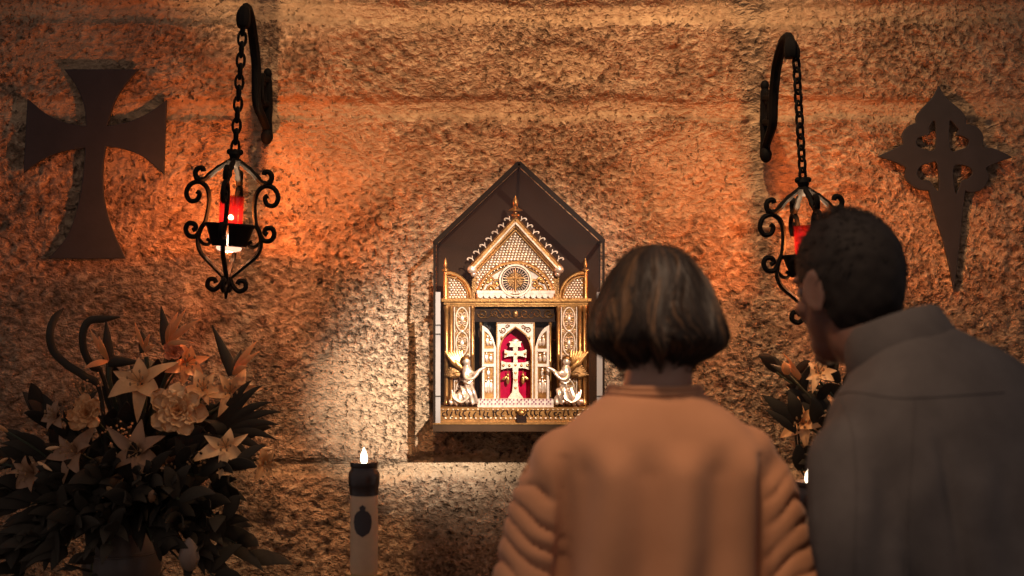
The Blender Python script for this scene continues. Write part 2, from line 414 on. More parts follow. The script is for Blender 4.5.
holes = [cr2([(172, 116), (173, 180), (148, 182), (130, 172), (132, 156), (150, 150), (160, 146), (158, 132)], 3, True),
         cr2([(217, 116), (230, 126), (238, 136), (232, 148), (244, 150), (262, 160), (258, 176), (240, 182), (219, 182)], 3, True),
         cr2([(178, 228), (182, 290), (172, 284), (160, 268), (140, 266), (131, 250), (140, 234), (158, 228)], 3, True),
         cr2([(228, 238), (250, 232), (268, 240), (272, 252), (262, 264), (248, 268), (240, 286), (232, 298)], 3, True)]
mb = plate(xz([zp(a, b, 870, 80, 2.682) for a, b in out]), [xz([zp(a, b, 870, 80, 2.682) for a, b in grow(h, 1.14)]) for h in holes], YW - .020, YW - .008, .002)
solo('wall_cross', mb, M['iron'], 'black iron cross with a dagger-shaped foot and pierced lobed top behind the man', 'cross')

# ------------------------------------------------------------------ wrought iron brackets
def bracket(X, D, label, wx=0.):
    """X wall position, D list of (distance, py); bars in a plane square to the wall"""
    base = V((X, YW, CAMZ - (D['wall'][1] - 288) / F * 3.98))
    t = thing('wall_bracket', label, 'bracket', base, 'scrolled iron lamp brackets')
    zz = lambda d, py: CAMZ - (py - 288) / F * d
    m = MB()
    za, zb = zz(3.975, D['wall'][0]), zz(3.975, D['wall'][1])
    XW = X + wx
    m.tube([(XW, 3.972, za), (XW, 3.968, za - .02), (XW, 3.97, (za + zb) / 2), (XW, 3.968, zb + .05), (XW, 3.966, zb)], [.008, .013, .015, .013, .016], 8)
    m.ell((XW, 3.955, zb + .004), (.017, .017, .022))
    m.ell((XW, 3.97, za), (.012, .012, .016))
    part('wall_bar', m, M['iron_dark'], t)
    m = MB()
    path = cr([(X + wx * sst(3.88, 3.965, d), d, zz(d, py)) for d, py in D['arm']], 6)
    k = len(path)
    rr = [.011 + .003 * math.sin(PI * i / k) for i in range(k)]
    for i in range(k):
        if i > k - 9: rr[i] = .013 + .006 * math.sin(PI * (i - (k - 9)) / 9)
    m.tube(path, rr, 8)
    part('curved_arm', m, M['iron_dark'], t)
    m = MB()
    for d, py in D['ties']:
        m.tube([(X + wx, 3.97, zz(3.97, py)), (X, d, zz(d, py))], .012, 8)
    c = D['curl']
    cy, cz = c[0], zz(c[0], c[1])
    m.tube([(X + wx * .6, cy + (.034 - .022 * a / 9) * math.cos(a), cz + (.052 - .034 * a / 9) * math.sin(a)) for a in [i * .45 for i in range(20)]], .009, 8)
    part('scroll', m, M['iron_dark'], t)
    return t
bracket(-.702, {'wall': (74, 139), 'arm': [(3.965, 131), (3.93, 118), (3.90, 104), (3.895, 84), (3.895, 66), (3.87, 44), (3.82, 20), (3.765, 8), (3.725, 12), (3.712, 27)],
                'ties': [(3.895, 80), (3.90, 104)], 'curl': (3.935, 92)}, 'scrolled black iron wall bracket carrying the lantern beside the flared cross', .020)
bracket(.712, {'wall': (86, 157), 'arm': [(3.965, 148), (3.93, 138), (3.885, 124), (3.875, 104), (3.862, 88), (3.82, 64), (3.74, 44), (3.67, 37), (3.635, 44), (3.628, 58)],
               'ties': [(3.875, 98), (3.885, 122)], 'curl': (3.925, 110)}, 'scrolled black iron wall bracket carrying the lantern behind the man', -.006)

# ------------------------------------------------------------------ hanging lanterns
LANT_TOP = V((0, 0, 0))
def build_lantern(loc):
    t = thing('hanging_lantern', 'x', 'lantern', loc, 'wrought iron hanging lanterns')
    o = V(loc)
    U = .000362                                    # one pixel of the enlarged photo in metres
    hubz = -.345
    def prof(pts, y0): return [((368 - x) * U, hubz - ((y0 + y / 7.2) - 158) / 384.) for x, y in pts]
    m = MB(); nl = 12; step = .0285
    for i in range(nl):
        zc = -.010 - i * step
        a = 0 if i % 2 else PI / 2
        ring = []
        for j in range(14):
            b = 2 * PI * j / 14
            lx = .0105 * math.cos(b); lz = .0200 * math.sin(b)
            ring.append(o + V((lx * math.cos(a + .5), lx * math.sin(a + .5), zc + lz)))
        m.tube(ring, .0040, 6, closed=True)
    part('chain', m, M['iron_dark'], t)
    m = MB()
    m.lathe([(.003, .018), (.012, .014), (.016, .004), (.012, -.008), (.020, -.014), (.014, -.026), (.006, -.032)], o + V((0, 0, hubz)), 14)
    for s in (-1, 1): m.ell(o + V((s * .014, 0, hubz + .010)), (.008, .008, .008))
    part('hub', m, M['iron_dark'], t)
    p1 = prof([(372, 72), (330, 100), (240, 165), (160, 240), (110, 238), (92, 200), (108, 164), (142, 160), (150, 184)], 150)
    p2 = prof([(112, 330), (132, 350), (112, 395), (62, 398), (36, 345), (62, 283), (120, 260), (170, 285), (198, 340), (203, 430), (187, 540)], 150) + \
         prof([(158, 90), (142, 150), (146, 215), (175, 275), (250, 345), (335, 425)], 220)
    p3 = prof([(146, 118), (120, 152), (72, 148), (48, 105), (66, 62), (108, 64), (120, 92), (98, 108)], 220)
    p4 = prof([(150, 170), (180, 200), (215, 205), (228, 180), (205, 165)], 220)
    p5 = prof([(345, 425), (330, 480), (280, 528), (232, 505), (238, 460), (275, 452), (292, 478)], 220)
    for k in range(4):
        a = k * PI / 2
        d = V((math.cos(a), math.sin(a), 0))
        def w3(pr): return [o + d * r + V((0, 0, z)) for r, z in cr2(pr, 5)]
        m = MB()
        q = w3(p1); m.tube(q, [.0070 + .0016 * (i % 4 < 2) * (8 < i < 24 and 1 or 0) for i in range(len(q))], 7)
        q = w3(p2); m.tube(q, [.0064] * len(q), 7)
        for pr, r in ((p3, .0066), (p4, .0046), (p5, .0066)): m.tube(w3(pr), r, 7)
        part('scroll_arm', m, M['iron_dark'], t)
    m = MB(); bz = hubz - (288 - 158) / 384.
    m.lathe([(.002, .028), (.010, .022), (.012, .008), (.010, -.004), (.006, -.016), (.003, -.036)], o + V((0, 0, bz)), 12)
    part('drop_finial', m, M['iron_dark'], t)
    # cup holder: open cone band with a slot through which the flame shows
    m = MB()
    zt = hubz - (228.5 - 158) / 384.; zb = hubz - (249 - 158) / 384.
    n = 40; slot = .26
    outer = []
    for (r, z) in ((.064, zt + .003), (.066, zt), (.060, zt - .006), (.046, zb + .004), (.044, zb), (.041, zb), (.043, zb + .005), (.057, zt - .006), (.061, zt + .003)):
        outer.append([o + V((r * math.cos(b), r * math.sin(b), z)) for b in [(-PI / 2 + slot / 2) + (2 * PI - slot) * j / n for j in range(n + 1)]])
    # build open strip
    oo = len(m.v); kk = len(outer)
    for rg in outer: m.v += rg
    for i in range(kk):
        for j in range(n):
            a_, b_ = oo + i * (n + 1), oo + ((i + 1) % kk) * (n + 1)
            m.f.append((a_ + j, a_ + j + 1, b_ + j + 1, b_ + j))
    m.f.append(tuple(oo + i * (n + 1) for i in range(kk))); m.f.append(tuple(oo + i * (n + 1) + n for i in reversed(range(kk))))
    ringp = [o + V((.0655 * math.cos(2 * PI * j / 40), .0655 * math.sin(2 * PI * j / 40), zt + .002)) for j in range(40)]
    m.tube(ringp, .0035, 6, closed=True)
    part('cup_holder', m, M['iron_dark'], t)
    return t, zt, zb
def build_votive(o, zt, zb):
    """red glass in the lantern; o is the same hook point as the lantern"""
    t = thing('votive_glass', 'x', 'votive candle', o, 'red votive glasses in the lanterns')
    o = V(o)
    topz = zt + (229 - 199) / 384.
    m = MB()
    prof = [(.0300, zt + .004), (.0305, zt + .03), (.0312, topz - .004), (.0325, topz), (.0312, topz), (.0296, topz - .004), (.029, zt + .03), (.0285, zt + .004)]
    n = 28; rg = [[o + V((r * math.cos(2 * PI * j / n), r * math.sin(2 * PI * j / n), z)) for j in range(n)] for r, z in prof]
    m.rings(rg, False, True)
    part('red_cup', m, M['redglass'], t)
    m = MB()
    m.lathe([(.027, zt + .002), (.034, zt - .004), (.038, zb + .003), (.0375, zb - .004), (.033, zb - .0125), (.020, zb - .0165), (.002, zb - .0175)], o, 24)
    part('clear_base', m, M['clearcup'], t)
    m = MB()
    m.lathe([(.002, zb - .001), (.031, zb - .001), (.034, zb - .004), (.030, zb - .010), (.018, zb - .0142), (.002, zb - .015)], o, 24)
    part('wax', m, M['lit_wax'], t)
    m = MB()
    m.lathe(cr2([(.0006, zb), (.0034, zb + .004), (.0042, zb + .010), (.0032, zb + .021), (.0015, zb + .031), (.0003, zb + .040)], 4), o + V((.003, -.028, 0)), 14)
    part('flame', m, M['flame'], t)
    return t, topz
def orient(ob, ang): ob.rotation_euler = (0, ang, 0)
lt, ZT, ZB = build_lantern(W(243, 24, 3.715))
vt, TOPZ = build_votive(W(243, 24, 3.715), ZT, ZB)
lt2 = copy_tree(lt); vt2 = copy_tree(vt)
lt['label'] = 'wrought iron scroll lantern with a lit flame, hanging beside the flared cross'
lt2['label'] = 'wrought iron scroll lantern hanging on a chain, half hidden behind the man'
vt['label'] = 'red glass votive with white flame in the lantern above the lilies'
vt2['label'] = 'red glass votive in the lantern half hidden behind the man'
p2 = W(795.5, 49, 3.63)
for o_ in (lt2, vt2): o_.location = p2
for o_ in (lt, vt): orient(o_, R(3.6))
for o_ in (lt2, vt2): o_.rotation_euler = (0, R(-3.4), R(7))
def lamp_pt(root, z, y=0): return root.location + Euler(root.rotation_euler).to_matrix() @ V((0, y, z))

def light(name, kind, loc, power, col, target=None, **kw):
    d = bpy.data.lights.new(name, kind); d.energy = power; d.color = col
    for k, v in kw.items(): setattr(d, k, v)
    o = bpy.data.objects.new(name, d); C.objects.link(o); o.location = loc
    if target is not None: o.rotation_euler = (V(target) - V(loc)).to_track_quat('-Z', 'Y').to_euler()
    return o

# ------------------------------------------------------------------ glazed display case on the wall
YF, YB = 3.78, 3.988
def front(px, py, y=YF): return W(px, py, y)
prof_px = [(434.5, 429), (434.5, 243), (519, 163), (603.5, 241), (603.5, 429)]
fo = [front(a, b) for a, b in prof_px]
case = thing('display_case', 'gabled glass wall case with dark metal edges holding the golden shrine', 'display case', V((fo[2].x, YB, fo[0].z)))
bo = [V((p.x, YB - .004, p.z)) for p in fo]
m = MB()
for i in range(5):
    if i != 4: m.tube([fo[i], fo[i + 1]], .0085 if i in (1, 2) else .0045, 4, up=(0, 1, 0))
part('front_frame', m, M['bronze'], case, smooth=False)
m = MB()
for i in range(5): m.tube([bo[i], bo[(i + 1) % 5]], .006, 4, up=(0, 1, 0))
for i in range(5): m.tube([fo[i], bo[i]], .006, 4, up=(0, 0, 1) if i else (0, 0, 1))
part('rear_frame', m, M['bronze'], case, smooth=False)
m = MB(); m.prism([(p.x, p.z) for p in bo], YB - .012, YB)
part('back_panel', m, M['backing'], case, smooth=False)
# bottom tray
x0, x1, zb0 = fo[0].x, fo[4].x, fo[0].z
m = MB(); m.box((x0 - .004, YF - .006, zb0 - .006), (x1 + .004, YB, zb0 + .006)); m.box((x0 - .004, YF - .008, zb0 - .006), (x1 + .004, YF + .002, zb0 + .013))
part('tray', m, M['tray'], case, smooth=False)
m = MB(); m.box((x0 - .004, YF - .010, zb0 + .013), (x1 + .004, YF + .002, zb0 + .0165))  # gold strip painted in for the line of light along the sill
part('sill_glint', m, M['gold'], case, smooth=False)
# glass edges at the two front corners, their lit glint painted as pale strips
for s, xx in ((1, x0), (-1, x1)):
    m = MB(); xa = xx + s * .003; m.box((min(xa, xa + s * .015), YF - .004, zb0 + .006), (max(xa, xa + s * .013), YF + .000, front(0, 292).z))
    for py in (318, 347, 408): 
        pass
    g = part('edge_glint', m, M['edge'], case, smooth=False)
    g['label'] = 'pale strip painting the lit glint of the glass edge'
    for py in (252, 256, 325, 334, 396):
        m = MB(); m.box((min(xa, xa + s * .014) - .001, YF - .006, front(0, py).z - .0012), (max(xa, xa + s * .014) + .001, YF + .002, front(0, py).z + .0012))
        part('edge_clip', m, M['bronze'], g, smooth=False)
# glass panes: front, two sides, two roof slopes
def pane(poly, n):
    m = MB(); q = [V(p) for p in poly]; d = V(n).normalized() * .003
    k = len(q); m.v += q + [p + d for p in q]
    m.f += [tuple(range(k)), tuple(range(2 * k - 1, k - 1, -1))] + [(i, (i + 1) % k, k + (i + 1) % k, k + i) for i in range(k)]
    part('glass_pane', m, M['glass'], case, smooth=False)
pane(fo, (0, 1, 0))
pane([fo[0], fo[1], bo[1], bo[0]], (1, 0, 0)); pane([fo[4], fo[3], bo[3], bo[4]], (-1, 0, 0))
pane([fo[1], fo[2], bo[2], bo[1]], (.7, 0, -.7)); pane([fo[3], fo[2], bo[2], bo[3]], (-.7, 0, -.7))

# ------------------------------------------------------------------ the golden shrine
YR = 3.865
PX = YR / F
def q(px, py, y=YR): return W(px, py, y)
def qx(px, y=YR): return (px - 512) / F * y
def qz(py, y=YR): return CAMZ - (py - 288) / F * y
def qbox(mb, x0, y0, x1, y1, d0, d1): mb.box((qx(x0), d0, qz(y1)), (qx(x1), d1, qz(y0)))
def qxz(pts): return [(qx(a), qz(b)) for a, b in pts]
CX = 515.5
def mir(px): return 2 * CX - px
shrine = thing('golden_shrine', 'gilded gabled shrine with pinnacles and open doors inside the glass case', 'shrine', V((qx(CX), YR + .05, zb0 + .007)))
# plinth
m = MB(); qbox(m, 441, 406, 590, 424, YR - .060, YB - .016); qbox(m, 440, 405.5, 591, 408, YR - .064, YB - .016); qbox(m, 440, 419.5, 591, 423.5, YR - .066, YB - .016)
pl = part('plinth', m, M['gold'], shrine, smooth=False)
random.seed(3)
m = MB(); ornaments = [MB(), MB()]
xk = 444.
while xk < 588:
    w = random.uniform(2.2, 4.2)
    if not 514 < xk < 524:
        zc = random.uniform(412, 415)
        pth = [q(xk + w * .5 * math.cos(a) , zc + 3.0 * math.sin(a), YR - .0625) for a in [random.uniform(0, 2) + k_ * .8 for k_ in range(6)]]
        ornaments[xk > 519].tube(pth, .0016, 5)
    xk += w + 1.3
for m in ornaments: part('relief_ornament', m, M['dark_enamel'], pl)
m = MB()
for k_ in range(30):
    x = 443 + k_ * 5.0
    m.ell(q(x, 409.4, YR - .0615), (.0045, .003, .0028), nu=8, nv=6)
    m.ell(q(x + 2.5, 418.2, YR - .0615), (.0042, .003, .0026), nu=8, nv=6)
part('beading', m, M['silver'], pl)
m = MB(); m.prism(qxz([(517, 411), (519, 413.5), (524, 413.5), (526, 411), (526.5, 420), (521.5, 428), (516.5, 419)]), YR - .072, YR - .061)
cr_ = part('crest', m, M['dark_enamel'], shrine, smooth=False)
m = MB(); m.ell(q(521.5, 413, YR - .072), (.009, .004, .007)); m.ell(q(517.5, 411, YR - .07), (.004, .003, .004)); m.ell(q(525.5, 411, YR - .07), (.004, .003, .004))
part('crest_crown', m, M['gold'], cr_)
# body: facade plate with opening, sides and back
op = qxz([(474.5, 306), (556.5, 306), (556.5, 403), (474.5, 403)])
m = plate(qxz([(444, 300), (589, 300), (589, 407), (444, 407)]), [op], YR, YR + .02, .001)
qbox(m, 444, 300, 447, 407, YR + .02, YB - .02); qbox(m, 586, 300, 589, 407, YR + .02, YB - .02); qbox(m, 447, 300, 586, 304, YR + .02, YB - .02)
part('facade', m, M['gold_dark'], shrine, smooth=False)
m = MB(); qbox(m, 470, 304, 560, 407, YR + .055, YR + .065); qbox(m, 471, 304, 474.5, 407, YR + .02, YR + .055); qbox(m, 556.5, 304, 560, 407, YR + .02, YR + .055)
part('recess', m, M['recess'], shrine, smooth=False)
# carved bronze header with scrolls
m = MB(); qbox(m, 474, 306, 557, 322, YR + .012, YR + .02)
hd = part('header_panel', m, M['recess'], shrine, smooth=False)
m = MB()
def spiral(cx, cy, r0, r1, a0, turns, y, n=18): return [q(cx + (r0 + (r1 - r0) * i / n) * math.cos(a0 + turns * 2 * PI * i / n), cy + (r0 + (r1 - r0) * i / n) * math.sin(a0 + turns * 2 * PI * i / n), y) for i in range(n + 1)]
for s in (-1, 1):
    for k_ in range(3):
        m.tube(spiral(CX + s * (9 + k_ * 12), 313.5, 5.2, 1.2, PI * (k_ % 2) + (0 if s > 0 else PI), s * 1.3, YR + .010), .0016, 5)
    m.tube([q(CX + s * x, 316 + 2.2 * math.sin(x * .5), YR + .010) for x in range(2, 40, 2)], .0013, 5)
m.ell(q(CX, 314, YR + .010), (.008, .004, .010))
part('header_scrolls', m, M['gold_dark'], hd)
# columns and jambs
def column(x0, x1, y0, y1, d, name='column', mm='gold'):
    r = (qx(x1) - qx(x0)) / 2; cx = (qx(x0) + qx(x1)) / 2; z0, z1 = qz(y1), qz(y0)
    h = z1 - z0
    m = MB(); m.lathe([(r * 1.25, 0), (r * 1.25, .006), (r * .95, .010), (r * .8, .016), (r * .8, h * .48), (r * 1.05, h * .49), (r * 1.05, h * .52), (r * .8, h * .53), (r * .78, h - .018), (r * 1.1, h - .012), (r * 1.3, h - .006), (r * 1.3, h)], (cx, d, z0), 14)
    return part(name, m, M[mm], shrine)
for x0_, x1_ in ((444.5, 449), (449, 453.5), (470.5, 474.5)):
    column(x0_, x1_, 306, 404, YR - .006); column(mir(x1_), mir(x0_), 306, 404, YR - .006)
column(479, 482, 321, 404, YR + .022); column(mir(482), mir(479), 321, 404, YR + .022)
# filigree side panels
def filigree(cx, y0, y1, half):
    m = MB(); qbox(m, cx - half, y0, cx + half, y1, YR - .003, YR + .004)
    b = part('filigree_panel', m, M['gold_dark'], shrine, smooth=False)
    m = MB(); d = YR - .005
    for s in (-1, 1): m.tube([q(cx + s * half, y0, d), q(cx + s * half, y1, d)], .0018, 6)
    n = 4; hh = (y1 - y0) / n
    for k_ in range(n):
        cy = y0 + hh * (k_ + .5)
        m.tube([q(cx + (half - 1.6) * math.cos(a), cy + hh * .48 * math.sin(a), d) for a in [2 * PI * j / 20 for j in range(20)]], .0020, 6, closed=True)
        for s in (-1, 1):
            m.tube(spiral(cx + s * 2.7, cy - 4.5, 3.0, .6, 0 if s > 0 else PI, s * 1.4, d, 14), .0014, 5)
            m.tube(spiral(cx + s * 2.7, cy + 5, 3.0, .6, PI if s > 0 else 0, s * 1.4, d, 14), .0014, 5)
            m.tube(spiral(cx + s * (half - 1.5), cy + hh * .5, 2., .5, PI / 2, s * 1.2, d, 10), .0013, 5)
        m.ell(q(cx, cy, d), (.006, .003, .010), nu=8, nv=6)
        m.ell(q(cx, cy + hh * .5, d), (.006, .003, .005), nu=8, nv=6)
    part('filigree', m, M['silver'], b)
filigree(462, 307, 404, 7.6); filigree(mir(462), 307, 404, 7.6)
# cornice with scalloped lace
m = MB(); qbox(m, 442, 298.5, 591, 301.5, YR - .020, YR + .02); qbox(m, 444, 301.5, 589, 304.5, YR - .012, YR + .02); qbox(m, 446, 304.5, 587, 306.5, YR - .007, YR + .02)
part('cornice', m, M['gold'], shrine, smooth=False)
m = MB()
for k_ in range(13):
    x = 480.5 + k_ * 5.85
    m.prism(qxz([(x - 2.9, 292.5), (x + 2.9, 292.5)] + [(x + 2.9 * math.cos(a), 294.5 + 3.6 * math.sin(a)) for a in [PI * j / 8 for j in range(9)]]), YR - .020, YR - .014)
qbox(m, 477, 290.5, 554.5, 293.5, YR - .021, YR - .012)
part('scalloped_border', m, M['white_enamel'], shrine)
# gable
gy0 = YR - .004
gp = [(472, 299), (472, 270), (CX, 224), (mir(472), 270), (mir(472), 299)]
m = MB(); m.prism(qxz(gp), gy0, YR + .07)
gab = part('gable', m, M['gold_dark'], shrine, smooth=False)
m = MB()
row = 0; y = 231.5
while y < 292:
    half = (y - 226) * .92 - 2.
    half = min(half, 38)
    x = -half + (row % 2) * 1.6
    while x <= half:
        if math.hypot(x, (y - 299) * 1.0) > 37.5 or y < 262:
            m.ell(q(CX + x, y, gy0 - .001), (.0042, .0028, .0040), nu=7, nv=5)
        x += 3.25
    y += 2.55; row += 1
part('scale_field', m, M['silver'], gab)
# raking mouldings, three fillets each side
for s in (-1, 1):
    m = MB()
    for off, rad, dy in ((0, .0085, -.014), (4.2, .0065, -.010), (7.4, .0035, -.006)):
        a = q(CX, 219.5 + off * 1.42, gy0 + dy); b = q(CX + s * (44.5 - off * .35), 268 + off * .9, gy0 + dy)
        m.tube([a, b], rad, 8)
    rk = part('raking_moulding', m, M['gold'], gab)
    m = MB(); m.tube([q(CX, 219.5 + 3.1, gy0 - .021), q(CX + s * 43.5, 270, gy0 - .021)], .0036, 6)
    m.ell(q(CX + s * 43.5, 269.5, gy0 - .016), (.013, .010, .012)); m.ell(q(CX + s * 42, 274, gy0 - .012), (.008, .008, .008))
    part('moulding_fillet', m, M['silver'], rk)
    for k_ in range(7):
        t_ = (k_ + .45) / 7.2
        bx, by = CX + s * (44.5 * t_ + 2), 219.5 + 47.5 * t_ - 1
        m = MB()
        nx_, ny_ = s * .73, -.68; tx_, ty_ = s * .68, .73
        pts_ = [(0, 0), (2.4, -.6), (4.8, .2), (6.2, 1.8), (5.6, 3.0), (4.6, 2.6)]
        m.tube([q(bx + nx_ * u + tx_ * w_, by + ny_ * u + ty_ * w_, gy0 - .014) for u, w_ in cr2(pts_, 3)], .0019, 6)
        pts_ = [(1.8, -.4), (3.6, -2.0), (4.6, -3.0)]
        m.tube([q(bx + nx_ * u + tx_ * w_, by + ny_ * u + ty_ * w_, gy0 - .014) for u, w_ in cr2(pts_, 3)], .0015, 6)
        part('crocket', m, M['silver'], gab)
# tympanum arch
def arcp(cx, cy, rx, ry, a0, a1, n, y): return [q(cx + rx * math.cos(a0 + (a1 - a0) * i / n), cy - ry * math.sin(a0 + (a1 - a0) * i / n), y) for i in range(n + 1)]
m = MB(); m.prism([(p.x, p.z) for p in arcp(CX, 299, 35, 33.5, 0, PI, 24, YR)], gy0 - .005, gy0)
ty = part('tympanum', m, M['white_enamel'], shrine, smooth=False)
m = MB()
m.tube(arcp(CX, 299, 37.6, 36.2, 0, PI, 30, gy0 - .008), .0052, 8); m.tube(arcp(CX, 299, 34.2, 32.6, 0, PI, 30, gy0 - .009), .0022, 6)
part('arch_moulding', m, M['gold'], ty)
m = MB()
for i in range(31):
    a = PI * i / 30
    m.ell(q(CX + 36 * math.cos(a), 299 - 34.5 * math.sin(a), gy0 - .012), (.0022, .002, .0022), nu=7, nv=5)
part('arch_beading', m, M['silver'], ty)
# leafy scrolls either side of the medallion
for s in (-1, 1):
    m = MB()
    for (cx, cy, r0, tr) in ((19, 285, 5, 1.2), (25, 290, 4.2, 1.3), (30, 294, 3., 1.2), (19, 294, 4., 1.3), (25, 281, 3, 1.1), (13.5, 296, 2.5, 1.1)):
        m.tube(spiral(CX + s * cx, cy - 1, r0, .8, PI if s > 0 else 0, s * tr, gy0 - .009, 14), [.0034 - .0016 * i / 14 for i in range(15)], 6)
        m.ell(q(CX + s * cx, cy - 1, gy0 - .008), (.006, .004, .006), nu=8, nv=6)
        m.ell(q(CX + s * (cx + 3), cy + 1.5, gy0 - .008), (.007, .003, .004), nu=8, nv=6)
    part('leaf_scroll', m, M['gold'], ty)
# medallion
MC = (CX, 280.5)
def disc(r, y0, y1, n=32): 
    m = MB(); m.prism([(qx(MC[0]) + r * PX * math.cos(2 * PI * i / n), qz(MC[1]) + r * PX * math.sin(2 * PI * i / n)) for i in range(n)], y0, y1); return m
md = part('medallion', disc(15.2, gy0 - .016, gy0 - .004), M['dark_enamel'], shrine, smooth=False)
m = MB()
for r, t_ in ((15.4, .0034), (13.2, .0012)): m.tube([V((qx(MC[0]) + r * PX * math.cos(a), gy0 - .017, qz(MC[1]) + r * PX * math.sin(a))) for a in [2 * PI * i / 36 for i in range(36)]], t_, 6, closed=True)
part('medallion_rim', m, M['silver'], md)
m = MB()
for i in range(28):
    a = 2 * PI * i / 28
    c_, s_ = math.cos(a), math.sin(a)
    m.tube([V((qx(MC[0]) + r * PX * c_, gy0 - .0175, qz(MC[1]) + r * PX * s_)) for r in (8.3, 12.6)], [.0016, .0009], 5)
part('medallion_rays', m, M['silver'], md)
part('medallion_field', disc(7.6, gy0 - .019, gy0 - .012), M['gold_dark'], md, smooth=False)
m = MB(); g_ = gy0 - .021
m.tube([q(CX, 270.5, g_), q(CX, 291, g_)], .0028, 6); m.tube([q(CX - 8.5, 278, g_), q(CX + 8.5, 278, g_)], .0028, 6)
for s in (-1, 1):
    m.tube([q(CX - s * 6, 287, g_), q(CX + s * 6, 274, g_)], .0013, 5)
part('medallion_cross', m, M['gold'], md)
# finial
m = MB(); zf = qz(224)
m.lathe([(.014, 0), (.011, .010), (.007, .014), (.006, .018), (.012, .021), (.013, .026), (.006, .030), (.005, .036), (.020, .036), (.019, .039), (.009, .044), (.0065, .048), (.0080, .055), (.0080, .062), (.005, .070), (.0012, .077)], (qx(CX), YR + .008, zf), 16)
part('finial', m, M['gold'], shrine)
# quarter-arch wings with scale panels and pinnacles
for s in (-1, 1):
    def sx(x): return x if s < 0 else mir(x)
    pol = [(447, 299), (447, 275)] + [(447 + 22.5 * math.sin(a), 298 - 23 * math.cos(a)) for a in [PI / 2 * j / 8 for j in range(1, 9)]] + [(469.5, 299)]
    m = MB(); m.prism(qxz([(sx(a), b) for a, b in pol]), YR + .006, YR + .03)
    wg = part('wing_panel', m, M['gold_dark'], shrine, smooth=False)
    m = MB(); rr = 0; y = 278.
    while y < 298:
        lim = 447 + 22.5 * math.sqrt(max(0, 1 - ((298 - y) / 23) ** 2)) - 1.5
        x = 449.5 + (rr % 2) * 1.5
        while x < lim:
            m.ell(q(sx(x), y, YR + .005), (.0038, .0028, .0034), nu=7, nv=5); x += 3.
        y += 2.4; rr += 1
    part('wing_scales', m, M['silver'], wg)
    m = MB(); m.tube([q(sx(447 + 24 * math.sin(a)), 298 - 25 * math.cos(a), YR + .001) for a in [PI / 2 * j / 10 for j in range(11)]], .0052, 8)
    m.tube([q(sx(447 + 21 * math.sin(a)), 298 - 21.5 * math.cos(a), YR - .001) for a in [PI / 2 * j / 10 for j in range(11)]], .0022, 6)
    part('wing_moulding', m, M['gold'], wg)
    m = MB(); m.lathe([(.0075, 0), (.0065, .004), (.006, qz(272) - qz(298.5)), (.010, qz(271) - qz(298.5)), (.010, qz(269.5) - qz(298.5)), (.004, qz(268) - qz(298.5)), (.006, qz(265) - qz(298.5)), (.0045, qz(262.5) - qz(298.5)), (.0008, qz(258) - qz(298.5))], (qx(sx(445.5)), YR + .004, qz(298.5)), 12)
    part('pinnacle', m, M['gold'], shrine)
# triptych: centre niche with velvet, two open doors
T0 = YR - .004
arch = [(500, 399), (500, 352)] + cr2([(500, 352), (501.5, 344), (506, 335.5), (CX, 328)], 4)[1:] + cr2([(CX, 328), (mir(506), 335.5), (mir(501.5), 344), (mir(500), 352)], 4)[1:] + [(mir(500), 399)]
m = plate(qxz([(496.5, 402), (496.5, 322.5), (mir(496.5), 322.5), (mir(496.5), 402)]), [qxz(arch)], T0 - .006, T0 + .05, .0012)
nf = part('niche_frame', m, M['white_enamel'], shrine, smooth=False)
m = MB()
a2 = [q(CX + (x - CX) * 1.03, y - 1, T0 - .008) for x, y in arch]
m.tube(a2, .0020, 6); m.tube([q(496.8, 400, T0 - .008), q(496.8, 323, T0 - .008), q(mir(496.8), 323, T0 - .008), q(mir(496.8), 400, T0 - .008)], .0022, 6)
m.tube([q(499, 399.5, T0 - .010), q(mir(499), 399.5, T0 - .010)], .0022, 6)
part('niche_moulding', m, M['gold'], nf)
for s in (-1, 1):
    m = MB()
    m.tube(spiral(CX + s * 12.5, 330, 3.4, .8, PI, s * 1.4, T0 - .008, 14), .0014, 5); m.tube(spiral(CX + s * 8, 326.5, 2.2, .6, 0, s * 1.2, T0 - .008, 12), .0012, 5)
    m.ell(q(CX + s * 14, 338, T0 - .008), (.003, .002, .006), nu=8, nv=6)
    part('spandrel_scroll', m, M['gold_dark'], nf)
m = MB(); qbox(m, 499, 328, mir(499), 401, T0 + .034, T0 + .046)
part('velvet_lining', m, M['velvet'], shrine, smooth=False)
